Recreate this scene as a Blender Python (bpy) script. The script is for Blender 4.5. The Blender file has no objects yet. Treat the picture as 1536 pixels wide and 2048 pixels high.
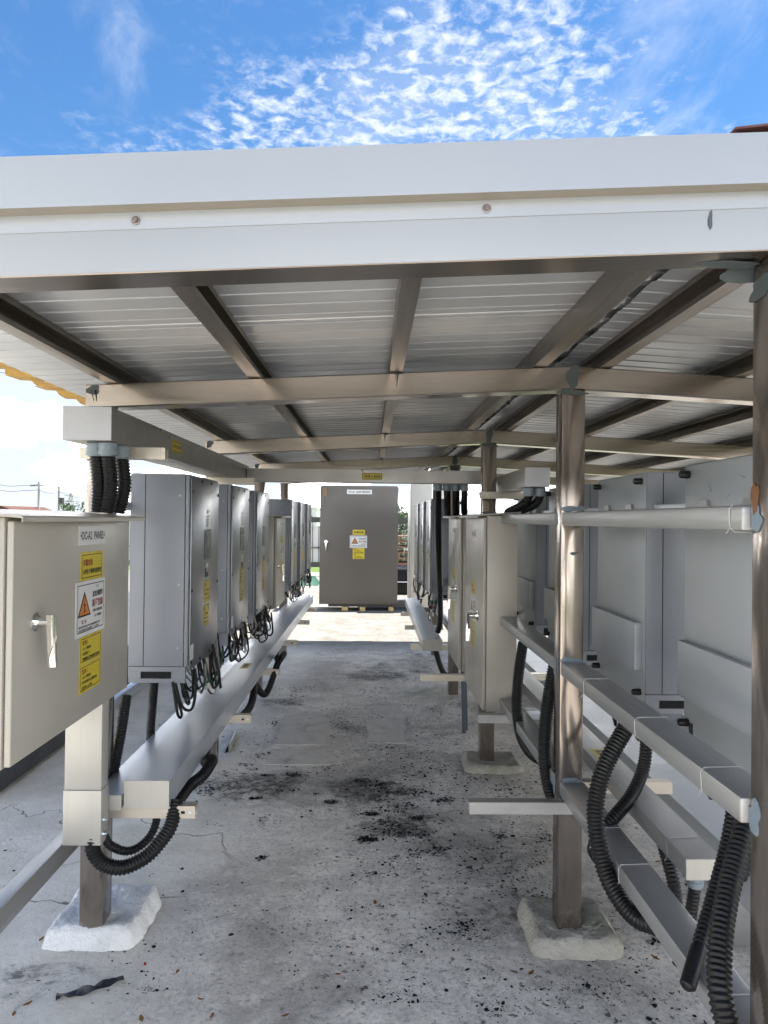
import bpy, bmesh, math, random
from mathutils import Vector, Matrix
R = math.radians
random.seed(11)
scene = bpy.context.scene

# ------------------------------------------------------------------ camera
CAM = Vector((0.0, 0.0, 1.65)); FPX = 1421.0; W0, H0 = 1536, 2048
YAW, PITCH, ROLL = R(1.0), R(0.60), R(0.60)        # aimed a little right and up, camera rolled a little
fwd = Vector((math.sin(YAW)*math.cos(PITCH), math.cos(YAW)*math.cos(PITCH), math.sin(PITCH)))
r0 = fwd.cross(Vector((0, 0, 1))).normalized(); u0 = r0.cross(fwd)
cr = r0*math.cos(ROLL) + u0*math.sin(ROLL); cu = u0*math.cos(ROLL) - r0*math.sin(ROLL)
cam_d = bpy.data.cameras.new('camera'); cam = bpy.data.objects.new('camera', cam_d)
scene.collection.objects.link(cam); scene.camera = cam
M4 = Matrix((cr, cu, -fwd)).transposed().to_4x4(); M4.translation = CAM; cam.matrix_world = M4
cam_d.sensor_fit = 'VERTICAL'; cam_d.sensor_height = 36.0; cam_d.lens = 36.0*FPX/H0
cam_d.clip_start = 0.05; cam_d.clip_end = 6000

def px(x, y, Y):
    """point on the plane at distance Y down the corridor, seen at photo pixel x, y"""
    d = fwd*FPX + cr*(x - W0/2) + cu*(H0/2 - y)
    return CAM + d*(Y/d.y)
def gx(x, y, z=0.0):
    d = fwd*FPX + cr*(x - W0/2) + cu*(H0/2 - y)
    return CAM + d*((z - CAM.z)/d.z)

# ------------------------------------------------------------------ world, sun, exposure
SUN_EL, SUN_AZ = R(69), R(76)           # azimuth clockwise from +Y (down the corridor): to the right, a little ahead
sun_dir = Vector((math.sin(SUN_AZ)*math.cos(SUN_EL), math.cos(SUN_AZ)*math.cos(SUN_EL), math.sin(SUN_EL)))
world = bpy.data.worlds.new('World'); scene.world = world; world.use_nodes = True
wn = world.node_tree; wn.nodes.clear()
def wnode(t, **kw):
    n = wn.nodes.new(t)
    for k, v in kw.items(): setattr(n, k, v)
    return n
def wlink(a, b): wn.links.new(a, b)
def wmath(op, a, b=None, clamp=False):
    n = wnode('ShaderNodeMath', operation=op, use_clamp=clamp)
    for i, v in enumerate((a, b)):
        if v is None: continue
        if isinstance(v, (int, float)): n.inputs[i].default_value = v
        else: wlink(v, n.inputs[i])
    return n.outputs[0]
def wramp(val, a, b):
    n = wnode('ShaderNodeMapRange', interpolation_type='SMOOTHSTEP')
    wlink(val, n.inputs[0]); n.inputs[1].default_value = a; n.inputs[2].default_value = b
    return n.outputs[0]
sky = wnode('ShaderNodeTexSky', sky_type='NISHITA', sun_disc=False)
sky.sun_elevation = SUN_EL; sky.sun_rotation = SUN_AZ
sky.air_density = 1.0; sky.dust_density = 0.15; sky.ozone_density = 2.2
tc = wnode('ShaderNodeTexCoord'); sep = wnode('ShaderNodeSeparateXYZ'); wlink(tc.outputs['Generated'], sep.inputs[0])
zc = wmath('MAXIMUM', sep.outputs[2], 0.02)
zz = wmath('ADD', zc, 0.06)
cmb = wnode('ShaderNodeCombineXYZ'); wlink(wmath('DIVIDE', sep.outputs[0], zz), cmb.inputs[0]); wlink(wmath('DIVIDE', sep.outputs[1], zz), cmb.inputs[1])
def wnoise(vec, scale, detail, rough, off=(0, 0, 0), dist=0.0, sc=(1, 1, 1)):
    mp = wnode('ShaderNodeMapping'); wlink(vec, mp.inputs[0]); mp.inputs['Location'].default_value = off; mp.inputs['Scale'].default_value = sc
    n = wnode('ShaderNodeTexNoise'); wlink(mp.outputs[0], n.inputs['Vector'])
    n.inputs['Scale'].default_value = scale; n.inputs['Detail'].default_value = detail; n.inputs['Roughness'].default_value = rough; n.inputs['Distortion'].default_value = dist
    return n.outputs[0]
SKY_OFF = (-1.3, 1.04, 0)
flake = wnoise(cmb.outputs[0], 24.0, 6, 0.60, (0.4, 0.2, 0), 0.3)          # small altocumulus tufts
patch = wnoise(cmb.outputs[0], 0.95, 3, 0.55, SKY_OFF, 0.2)                 # where they gather
veil = wnoise(cmb.outputs[0], 2.6, 7, 0.62, (3.1, 1.2, 0), 0.5, (1.0, 0.55, 1))   # thin feathery cirrus
pm = wramp(patch, 0.40, 0.70)
tuft = wmath('MULTIPLY', wramp(wmath('ADD', flake, wmath('MULTIPLY', pm, 0.16)), 0.46, 0.86), wramp(pm, 0.06, 0.5))
haze_ = wmath('MULTIPLY', wramp(wmath('ADD', veil, wmath('MULTIPLY', pm, 0.2)), 0.50, 0.85), wmath('MULTIPLY', wramp(pm, 0.1, 0.8), 0.25))   # milky film between the tufts
tuft = wmath('MAXIMUM', wmath('MULTIPLY', tuft, 0.82), haze_)
thin = wmath('MULTIPLY', wramp(veil, 0.50, 0.80), 0.5)
high = wmath('MAXIMUM', tuft, thin)
cum = wnoise(tc.outputs['Generated'], 5.0, 8, 0.56, (0.3, 2.2, 0.9), 0.2, (1, 1, 2.4))   # heaped clouds low over the land
lowm = wmath('SUBTRACT', 1.0, wramp(sep.outputs[2], 0.16, 0.45))  # cloud band raised behind the fascia to add light on the floor
low = wramp(wmath('ADD', cum, wmath('MULTIPLY', lowm, 0.40)), 0.60, 0.78)
low = wmath('MULTIPLY', low, wmath('MINIMUM', wmath('MULTIPLY', lowm, 3.0), 1.0))
cov = wmath('MAXIMUM', high, low, True)
tint = wnoise(tc.outputs['Generated'], 9.0, 6, 0.6, (5.3, 0.2, 0.9), 0.2, (1, 1, 2.2))
cl_hi = wnode('ShaderNodeRGB'); cl_hi.outputs[0].default_value = (2.0, 2.05, 2.15, 1)          # thin high cloud
cc = wnode('ShaderNodeMix', data_type='RGBA'); wlink(wramp(tint, 0.47, 0.68), cc.inputs[0])     # heaped cloud: grey patches, bright ones boosted to light the interior
cc.inputs[6].default_value = (1.4, 1.55, 1.8, 1); cc.inputs[7].default_value = (31.0, 30.5, 29.5, 1)
cm_ = wnode('ShaderNodeMix', data_type='RGBA'); wlink(low, cm_.inputs[0]); wlink(cl_hi.outputs[0], cm_.inputs[6]); wlink(cc.outputs[2], cm_.inputs[7])
hs = wnode('ShaderNodeHueSaturation'); hs.inputs['Saturation'].default_value = 1.24; hs.inputs['Value'].default_value = 0.31; wlink(sky.outputs[0], hs.inputs['Color'])
mx = wnode('ShaderNodeMix', data_type='RGBA'); wlink(wmath('MULTIPLY', cov, 0.93), mx.inputs[0]); wlink(hs.outputs[0], mx.inputs[6]); wlink(cm_.outputs[2], mx.inputs[7])
bg = wnode('ShaderNodeBackground'); wlink(mx.outputs[2], bg.inputs[0]); bg.inputs[1].default_value = 0.10
wout = wnode('ShaderNodeOutputWorld'); wlink(bg.outputs[0], wout.inputs[0])

sl = bpy.data.lights.new('sun', 'SUN'); sl.energy = 2.1; sl.angle = R(0.6); sl.color = (1.0, 0.97, 0.925)
so = bpy.data.objects.new('sun', sl); scene.collection.objects.link(so)
so.rotation_euler = sun_dir.to_track_quat('Z', 'Y').to_euler(); so.location = (4, -4, 12)

vs = scene.view_settings; vs.view_transform = 'Standard'; vs.look = 'None'; vs.gamma = 1.0; vs.use_curve_mapping = False
vs.exposure = 2.74
scene.cycles.use_denoising = True
scene.cycles.max_bounces = 10; scene.cycles.diffuse_bounces = 6; scene.cycles.glossy_bounces = 5
scene.cycles.sample_clamp_indirect = 8.0; scene.cycles.caustics_reflective = False; scene.cycles.caustics_refractive = False

# ------------------------------------------------------------------ materials
MATS = {}
def mat(name, col, rough=0.5, metal=0.0, var=0.12, vscale=6.0, bump=0.0, bscale=60.0, stretch=(1, 1, 1), dirt=None, dscale=3.0, damt=0.0, rvar=0.08, spec=0.5):
    m = bpy.data.materials.new(name); m.use_nodes = True; nt = m.node_tree; N = nt.nodes; L = nt.links
    b = N['Principled BSDF']; b.inputs['Metallic'].default_value = metal; b.inputs['Specular IOR Level'].default_value = spec
    t = N.new('ShaderNodeTexCoord'); mp = N.new('ShaderNodeMapping'); L.new(t.outputs['Object'], mp.inputs[0]); mp.inputs['Scale'].default_value = stretch
    oi = N.new('ShaderNodeObjectInfo'); ad = N.new('ShaderNodeVectorMath'); ad.operation = 'ADD'; L.new(mp.outputs[0], ad.inputs[0])
    sc_ = N.new('ShaderNodeVectorMath'); sc_.operation = 'SCALE'; sc_.inputs[0].default_value = (17, 31, 23); L.new(oi.outputs['Random'], sc_.inputs['Scale']); L.new(sc_.outputs[0], ad.inputs[1])
    def noise(s, d=5, r=0.6):
        n = N.new('ShaderNodeTexNoise'); L.new(ad.outputs[0], n.inputs['Vector']); n.inputs['Scale'].default_value = s; n.inputs['Detail'].default_value = d; n.inputs['Roughness'].default_value = r
        return n.outputs[0]
    n1 = noise(vscale)
    mix = N.new('ShaderNodeMix'); mix.data_type = 'RGBA'; L.new(n1, mix.inputs[0])
    mix.inputs[6].default_value = tuple(max(0, c*(1 - var)) for c in col) + (1,); mix.inputs[7].default_value = tuple(min(1, c*(1 + var)) for c in col) + (1,)
    out = mix.outputs[2]
    if dirt:
        n2 = noise(dscale, 7, 0.65); mr = N.new('ShaderNodeMapRange'); L.new(n2, mr.inputs[0]); mr.inputs[1].default_value = 0.52; mr.inputs[2].default_value = 0.72; mr.inputs[4].default_value = damt
        m2 = N.new('ShaderNodeMix'); m2.data_type = 'RGBA'; L.new(mr.outputs[0], m2.inputs[0]); L.new(out, m2.inputs[6]); m2.inputs[7].default_value = tuple(dirt) + (1,); out = m2.outputs[2]
    L.new(out, b.inputs['Base Color'])
    mr = N.new('ShaderNodeMapRange'); L.new(noise(vscale*1.7 + 2), mr.inputs[0]); mr.inputs[1].default_value = 0.3; mr.inputs[2].default_value = 0.7
    mr.inputs[3].default_value = max(0.03, rough - rvar); mr.inputs[4].default_value = min(1, rough + rvar); L.new(mr.outputs[0], b.inputs['Roughness'])
    if bump:
        bp = N.new('ShaderNodeBump'); bp.inputs['Strength'].default_value = bump; bp.inputs['Distance'].default_value = 0.01; L.new(noise(bscale, 3), bp.inputs['Height']); L.new(bp.outputs[0], b.inputs['Normal'])
    MATS[name] = m; return m

mat('stainless', (0.315, 0.272, 0.235), 0.16, 0.88, 0.05, 2.0, 0.002, 6, (14, 14, 0.25), (0.25, 0.215, 0.185), 2, 0.25, rvar=0.05)
mat('stainless_x', (0.47, 0.41, 0.355), 0.20, 0.93, 0.04, 2.0, 0.002, 10, (0.15, 6, 14), (0.38, 0.33, 0.285), 1.2, 0.25, rvar=0.05)
mat('purlin_steel', (0.20, 0.175, 0.155), 0.36, 0.88, 0.12, 2.0, 0.01, 20, (6, 0.3, 6), (0.12, 0.105, 0.09), 2, 0.4)
mat('galvanised', (0.36, 0.36, 0.358), 0.40, 0.7, 0.08, 8.0, 0.01, 60, (6, 0.4, 6), (0.27, 0.265, 0.26), 4, 0.35)
mat('bracket_steel', (0.50, 0.455, 0.39), 0.36, 0.6, 0.08, 5, 0.02, 40, (0.3, 3, 3), (0.36, 0.31, 0.25), 6, 0.4)
mat('aluminium_tray', (0.56, 0.59, 0.64), 0.34, 0.55, 0.04, 2.0, 0.003, 8, (1, 0.4, 1), (0.46, 0.48, 0.51), 4, 0.2, rvar=0.05)
mat('painted_trunk', (0.30, 0.285, 0.275), 0.34, 0.55, 0.05, 4.0, 0.01, 20)
mat('cream_duct', (0.41, 0.395, 0.36), 0.40, 0.25, 0.05, 4.0, 0.01, 50, (8, 8, 0.5), (0.34, 0.32, 0.28), 5, 0.3)
mat('roof_skin', (0.405, 0.418, 0.43), 0.36, 0.4, 0.03, 1.5, 0.003, 3.0, (1, 1, 1), (0.36, 0.365, 0.365), 1.2, 0.3)
mat('roof_top', (0.70, 0.71, 0.72), 0.4, 0.3, 0.08, 3.0)
mat('foam', (0.40, 0.24, 0.055), 0.9, 0.0, 0.35, 30.0, 0.5, 90, dirt=(0.16, 0.075, 0.02), dscale=16, damt=0.8)
mat('white_flashing', (0.345, 0.36, 0.38), 0.22, 0.25, 0.02, 0.8, rvar=0.02)
mat('fascia_tube', (0.25, 0.215, 0.185), 0.22, 0.93, 0.05, 2.0, 0.004, 10, (0.3, 6, 12), (0.18, 0.155, 0.13), 2, 0.3, rvar=0.04)  # darker rafter steel, the front tube's dim underside put into the colour
mat('sky_bright_steel', (0.315, 0.32, 0.325), 0.30, 0.5, 0.02, 3, 0.0, 1, (0.05, 1, 30), rvar=0.015)  # paler steel, sky brightness on the tube's front put into the colour
mat('flashing_shaded', (0.21, 0.19, 0.155), 0.5, 0.0, 0.06)  # down-facing fold of the white flashing, its shade put into the colour
mat('inverter_grey', (0.185, 0.197, 0.225), 0.40, 0.05, 0.05, 1.5, 0.015, 350, dirt=(0.155, 0.163, 0.18), dscale=2, damt=0.4)
mat('inverter_cover', (0.235, 0.245, 0.265), 0.30, 0.75, 0.03, 1.0, rvar=0.02)
mat('inverter_rear', (0.34, 0.36, 0.385), 0.40, 0.15, 0.04, 2.0, 0.015, 300, dirt=(0.28, 0.295, 0.31), dscale=2.5, damt=0.35)
mat('seam', (0.008, 0.009, 0.010), 0.7, spec=0.2)
mat('display', (0.035, 0.045, 0.056), 0.3)
mat('lcd', (0.13, 0.145, 0.14), 0.3)
mat('logo_grey', (0.33, 0.335, 0.35), 0.5)
mat('cabinet_beige', (0.37, 0.345, 0.305), 0.36, 0.05, 0.03, 3.0, 0.03, 500, dirt=(0.325, 0.30, 0.26), dscale=3, damt=0.35)
mat('cabinet_brown', (0.088, 0.078, 0.068), 0.36, 0.1, 0.04, 2.0, 0.02, 300)
mat('chrome', (0.78, 0.77, 0.74), 0.13, 1.0, 0.03)
mat('black_plastic', (0.006, 0.006, 0.007), 0.42, 0.0, 0.3, 20.0, spec=0.35)
mat('hose_black', (0.0045, 0.0045, 0.005), 0.44, 0.0, 0.4, 12.0, dirt=(0.016, 0.015, 0.014), dscale=9, damt=0.3, spec=0.3)
mat('cable_black', (0.005, 0.005, 0.0055), 0.5, spec=0.25)
mat('cable_grey', (0.20, 0.195, 0.19), 0.5)
mat('cable_green', (0.006, 0.035, 0.020), 0.5)
mat('cable_red', (0.16, 0.012, 0.012), 0.5)
mat('tie_white', (0.45, 0.445, 0.43), 0.5)
mat('gland_grey', (0.19, 0.23, 0.26), 0.45)
mat('pvc_grey', (0.06, 0.078, 0.09), 0.45)
mat('label_white', (0.60, 0.605, 0.605), 0.4, 0, 0.03)
mat('label_yellow', (0.52, 0.41, 0.016), 0.42, 0, 0.05)
mat('print_black', (0.008, 0.008, 0.009), 0.5)
mat('print_red', (0.24, 0.012, 0.010), 0.5)
mat('print_orange', (0.50, 0.17, 0.02), 0.45)
mat('print_gold', (0.20, 0.10, 0.035), 0.45)
mat('primer_grey', (0.055, 0.066, 0.07), 0.6, 0, 0.2, 20)
mat('primer_blue', (0.15, 0.19, 0.225), 0.6, 0, 0.2, 25, 0.2, 80)
mat('rust', (0.13, 0.06, 0.025), 0.85, 0, 0.35, 30, 0.2, 80)
mat('end_cap_pale', (0.36, 0.36, 0.375), 0.35, 0.2, 0.05, 8, 0.25, 9)
mat('ridge_brown', (0.10, 0.035, 0.03), 0.5, 0, 0.2, 8)
mat('white_cement', (0.74, 0.73, 0.71), 0.75, 0, 0.10, 9, 0.8, 45, dirt=(0.44, 0.43, 0.40), dscale=6, damt=0.6)
mat('mossy_cement', (0.36, 0.34, 0.29), 0.85, 0, 0.25, 18, 0.9, 60, dirt=(0.11, 0.12, 0.03), dscale=6, damt=0.8)
mat('moss_flake', (0.014, 0.0135, 0.013), 0.9, 0, 0.5, 9, spec=0.2)
mat('dry_leaf', (0.24, 0.11, 0.03), 0.7, 0, 0.35, 40)
mat('pebble', (0.50, 0.49, 0.46), 0.8, 0, 0.15, 30)
mat('red_bit', (0.40, 0.02, 0.02), 0.6)
mat('plastic_strip', (0.018, 0.021, 0.027), 0.4, 0, 0.4, 30)
mat('pallet_wood', (0.22, 0.125, 0.08), 0.8, 0, 0.25, 12, dirt=(0.1, 0.05, 0.03), dscale=9, damt=0.5)
mat('block_wood', (0.50, 0.38, 0.16), 0.8, 0, 0.2, 12)
mat('rail_dark', (0.05, 0.048, 0.046), 0.6, 0.2)
mat('panel_pale', (0.60, 0.60, 0.57), 0.6)
mat('tarp_black', (0.004, 0.004, 0.005), 0.5, spec=0.3)
mat('tarp_green', (0.012, 0.07, 0.04), 0.6)
mat('field_green', (0.075, 0.125, 0.012), 0.9, 0, 0.18, 0.01)
mat('leaf_green', (0.022, 0.05, 0.010), 0.6, 0, 0.4, 0.8)
mat('bark', (0.09, 0.07, 0.05), 0.9)
mat('house_wall', (0.55, 0.53, 0.48), 0.8)
mat('house_white', (0.66, 0.66, 0.65), 0.8)
mat('roof_red', (0.09, 0.032, 0.018), 0.8)
mat('window_dark', (0.05, 0.06, 0.07), 0.2)
mat('pole_concrete', (0.30, 0.30, 0.29), 0.8)
mat('box_dark', (0.035, 0.038, 0.042), 0.5, 0.1, 0.1, 3)

FLOOR_STAINS = []
for (a, b, rx_, ry_, w_) in ((520, 1568, 0.42, 0.26, 1.0), (735, 1585, 0.36, 0.24, 1.0), (800, 1650, 0.34, 0.20, 0.95), (560, 1402, 0.25, 0.22, 1.0), (790, 1345, 0.75, 0.55, 0.75), (850, 1310, 0.7, 0.6, 0.6), (830, 1500, 0.5, 0.4, 0.45), (870, 1700, 0.45, 0.3, 0.6), (1000, 1830, 0.35, 0.2, 0.7), (940, 1650, 0.4, 0.4, 0.4), (60, 1960, 0.3, 0.2, 0.5), (600, 1960, 0.4, 0.15, 0.35), (1150, 2000, 0.5, 0.2, 0.45), (700, 1450, 0.4, 0.5, 0.35)):
    g_ = gx(a, b); FLOOR_STAINS.append((g_.x, g_.y, rx_*1.6, ry_*1.9, w_))
def floor_material():
    m = bpy.data.materials.new('weathered_concrete'); m.use_nodes = True; nt = m.node_tree; N = nt.nodes; L = nt.links
    b = N['Principled BSDF']; t = N.new('ShaderNodeTexCoord'); V = t.outputs['Object']
    def noise(s, d=6, r=0.6, dist=0.0, off=(0, 0, 0), sc=(1, 1, 1)):
        mp = N.new('ShaderNodeMapping'); L.new(V, mp.inputs[0]); mp.inputs['Location'].default_value = off; mp.inputs['Scale'].default_value = sc
        n = N.new('ShaderNodeTexNoise'); L.new(mp.outputs[0], n.inputs['Vector']); n.inputs['Scale'].default_value = s; n.inputs['Detail'].default_value = d; n.inputs['Roughness'].default_value = r; n.inputs['Distortion'].default_value = dist
        return n.outputs[0]
    def mr(v, a, b_, lo=0.0, hi=1.0):
        n = N.new('ShaderNodeMapRange'); n.interpolation_type = 'SMOOTHSTEP'; L.new(v, n.inputs[0])
        for i, q in enumerate((a, b_, lo, hi)): n.inputs[i+1].default_value = q
        return n.outputs[0]
    def mth(op, a, b_):
        n = N.new('ShaderNodeMath'); n.operation = op
        for i, q in enumerate((a, b_)):
            if isinstance(q, (int, float)): n.inputs[i].default_value = q
            else: L.new(q, n.inputs[i])
        return n.outputs[0]
    def mixc(f, a, b_):
        n = N.new('ShaderNodeMix'); n.data_type = 'RGBA'
        if isinstance(f, (int, float)): n.inputs[0].default_value = f
        else: L.new(f, n.inputs[0])
        for i, q in ((6, a), (7, b_)):
            if isinstance(q, tuple): n.inputs[i].default_value = q + (1,)
            else: L.new(q, n.inputs[i])
        return n.outputs[2]
    sp = N.new('ShaderNodeSeparateXYZ'); L.new(V, sp.inputs[0]); X, Y = sp.outputs[0], sp.outputs[1]
    worn = mr(noise(1.1, 8, 0.66, 0.7), 0.34, 0.66)
    col = mixc(worn, (0.62, 0.575, 0.515), (0.95, 0.89, 0.81))                 # old pale waterproof coat, worn in places
    col = mixc(mr(noise(7, 8, 0.75), 0.42, 0.70, 0, 0.6), col, (0.47, 0.44, 0.40))
    col = mixc(mr(noise(48, 5, 0.7, 0, (1, 5, 0)), 0.46, 0.66, 0, 0.6), col, (0.40, 0.375, 0.345))
    col = mixc(mr(noise(17, 7, 0.72, 0.5, (8, 3, 0)), 0.50, 0.68, 0, 0.55), col, (0.94, 0.90, 0.85))     # chalky bloom
    bare = mr(mth('ADD', X, mth('MULTIPLY', noise(1.7, 5, 0.6, 0.3, (4, 1, 0)), 1.4)), -0.35, 0.15, 1, 0)   # bare warm cement beside the row
    col = mixc(mth('MULTIPLY', bare, 0.95), col, mixc(mr(noise(4, 8, 0.7), 0.3, 0.7), (0.74, 0.685, 0.59), (0.93, 0.87, 0.775)))
    far = mth('MAXIMUM', mr(Y, 8.6, 9.6), mr(X, 1.9, 2.6)); col = mixc(mth('MULTIPLY', far, 0.95), col, mixc(mr(noise(3, 8, 0.7), 0.3, 0.7), (0.155, 0.14, 0.115), (0.265, 0.25, 0.225)))  # concrete coloured darker where the sun falls, to hold back its glare
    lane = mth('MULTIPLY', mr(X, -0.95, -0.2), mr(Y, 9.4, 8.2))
    spots = None
    for (sx_, sy_, rx_, ry_, w_) in FLOOR_STAINS:
        mp_ = N.new('ShaderNodeMapping'); mp_.vector_type = 'TEXTURE'; L.new(V, mp_.inputs[0]); mp_.inputs['Location'].default_value = (sx_, sy_, 0); mp_.inputs['Scale'].default_value = (rx_, ry_, 1)
        ln = N.new('ShaderNodeVectorMath'); ln.operation = 'LENGTH'; L.new(mp_.outputs[0], ln.inputs[0]); g_ = mr(ln.outputs['Value'], 0.0, 1.0, w_, 0.0)
        spots = g_ if spots is None else mth('MAXIMUM', spots, g_)
    film = mr(mth('ADD', spots, mth('MULTIPLY', mth('SUBTRACT', noise(3.2, 10, 0.78, 0.6, (2, 7, 0)), 0.5), 3.0)), 0.34, 0.95)
    film = mth('MULTIPLY', film, mr(noise(19, 7, 0.74, 0.5, (5, 5, 0)), 0.36, 0.58, 0.25, 1))
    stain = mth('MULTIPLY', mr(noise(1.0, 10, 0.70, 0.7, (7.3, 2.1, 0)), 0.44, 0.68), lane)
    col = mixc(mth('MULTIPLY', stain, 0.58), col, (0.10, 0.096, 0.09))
    film = mth('MULTIPLY', film, mr(spots, 0.02, 0.25))
    col = mixc(mth('MULTIPLY', film, 0.92), col, mixc(noise(14, 5, 0.7), (0.045, 0.042, 0.038), (0.17, 0.155, 0.13)))
    green = mr(noise(0.9, 6, 0.6, 0.2, (2.2, 9.1, 0)), 0.58, 0.72); col = mixc(mth('MULTIPLY', green, 0.35), col, (0.34, 0.37, 0.17))
    clump = mr(noise(1.9, 7, 0.65, 0.4, (1.2, 3.4, 0)), 0.36, 0.60)
    fleck = mth('MULTIPLY', mr(noise(30, 6, 0.68, 0.4), 0.575, 0.615), mth('MULTIPLY', clump, mr(X, -0.9, 0.1, 0.15, 1)))
    speck = mth('MULTIPLY', mr(noise(95, 3, 0.6, 0, (2, 2, 0)), 0.65, 0.69), mth('MULTIPLY', clump, 0.4))
    col = mixc(mth('MULTIPLY', mth('MAXIMUM', fleck, speck), 0.85), col, (0.03, 0.028, 0.026))
    chip = mr(noise(60, 3, 0.5, 0, (3, 8, 0)), 0.68, 0.72); col = mixc(mth('MULTIPLY', chip, 0.6), col, (0.88, 0.86, 0.83))
    # hairline cracks
    mp = N.new('ShaderNodeMapping'); L.new(V, mp.inputs[0]); wv = N.new('ShaderNodeTexNoise'); L.new(V, wv.inputs['Vector']); wv.inputs['Scale'].default_value = 2.2; wv.inputs['Detail'].default_value = 6
    ad = N.new('ShaderNodeVectorMath'); ad.operation = 'MULTIPLY_ADD'; L.new(wv.outputs['Color'], ad.inputs[0]); ad.inputs[1].default_value = (0.55, 0.55, 0); L.new(V, ad.inputs[2])
    vo = N.new('ShaderNodeTexVoronoi'); vo.feature = 'DISTANCE_TO_EDGE'; L.new(ad.outputs[0], vo.inputs['Vector']); vo.inputs['Scale'].default_value = 1.15
    crack = mth('MULTIPLY', mr(vo.outputs['Distance'], 0.0, 0.007, 1, 0), mth('MULTIPLY', mr(noise(0.8, 3, 0.5, 0, (6, 6, 0)), 0.46, 0.58), mth('ADD', mth('MULTIPLY', bare, 0.9), 0.15)))
    col = mixc(mth('MULTIPLY', crack, 0.8), col, (0.07, 0.065, 0.06))
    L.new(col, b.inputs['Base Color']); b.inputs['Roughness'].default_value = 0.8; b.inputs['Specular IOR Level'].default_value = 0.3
    h = mth('ADD', mth('MULTIPLY', noise(26, 8, 0.72), 1.0), mth('MULTIPLY', noise(3, 6), 0.9)); h = mth('SUBTRACT', h, mth('MULTIPLY', crack, 0.6))
    bp = N.new('ShaderNodeBump'); bp.inputs['Strength'].default_value = 0.7; bp.inputs['Distance'].default_value = 0.02; L.new(h, bp.inputs['Height']); L.new(bp.outputs[0], b.inputs['Normal'])
    MATS['concrete'] = m
floor_material()

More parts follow.
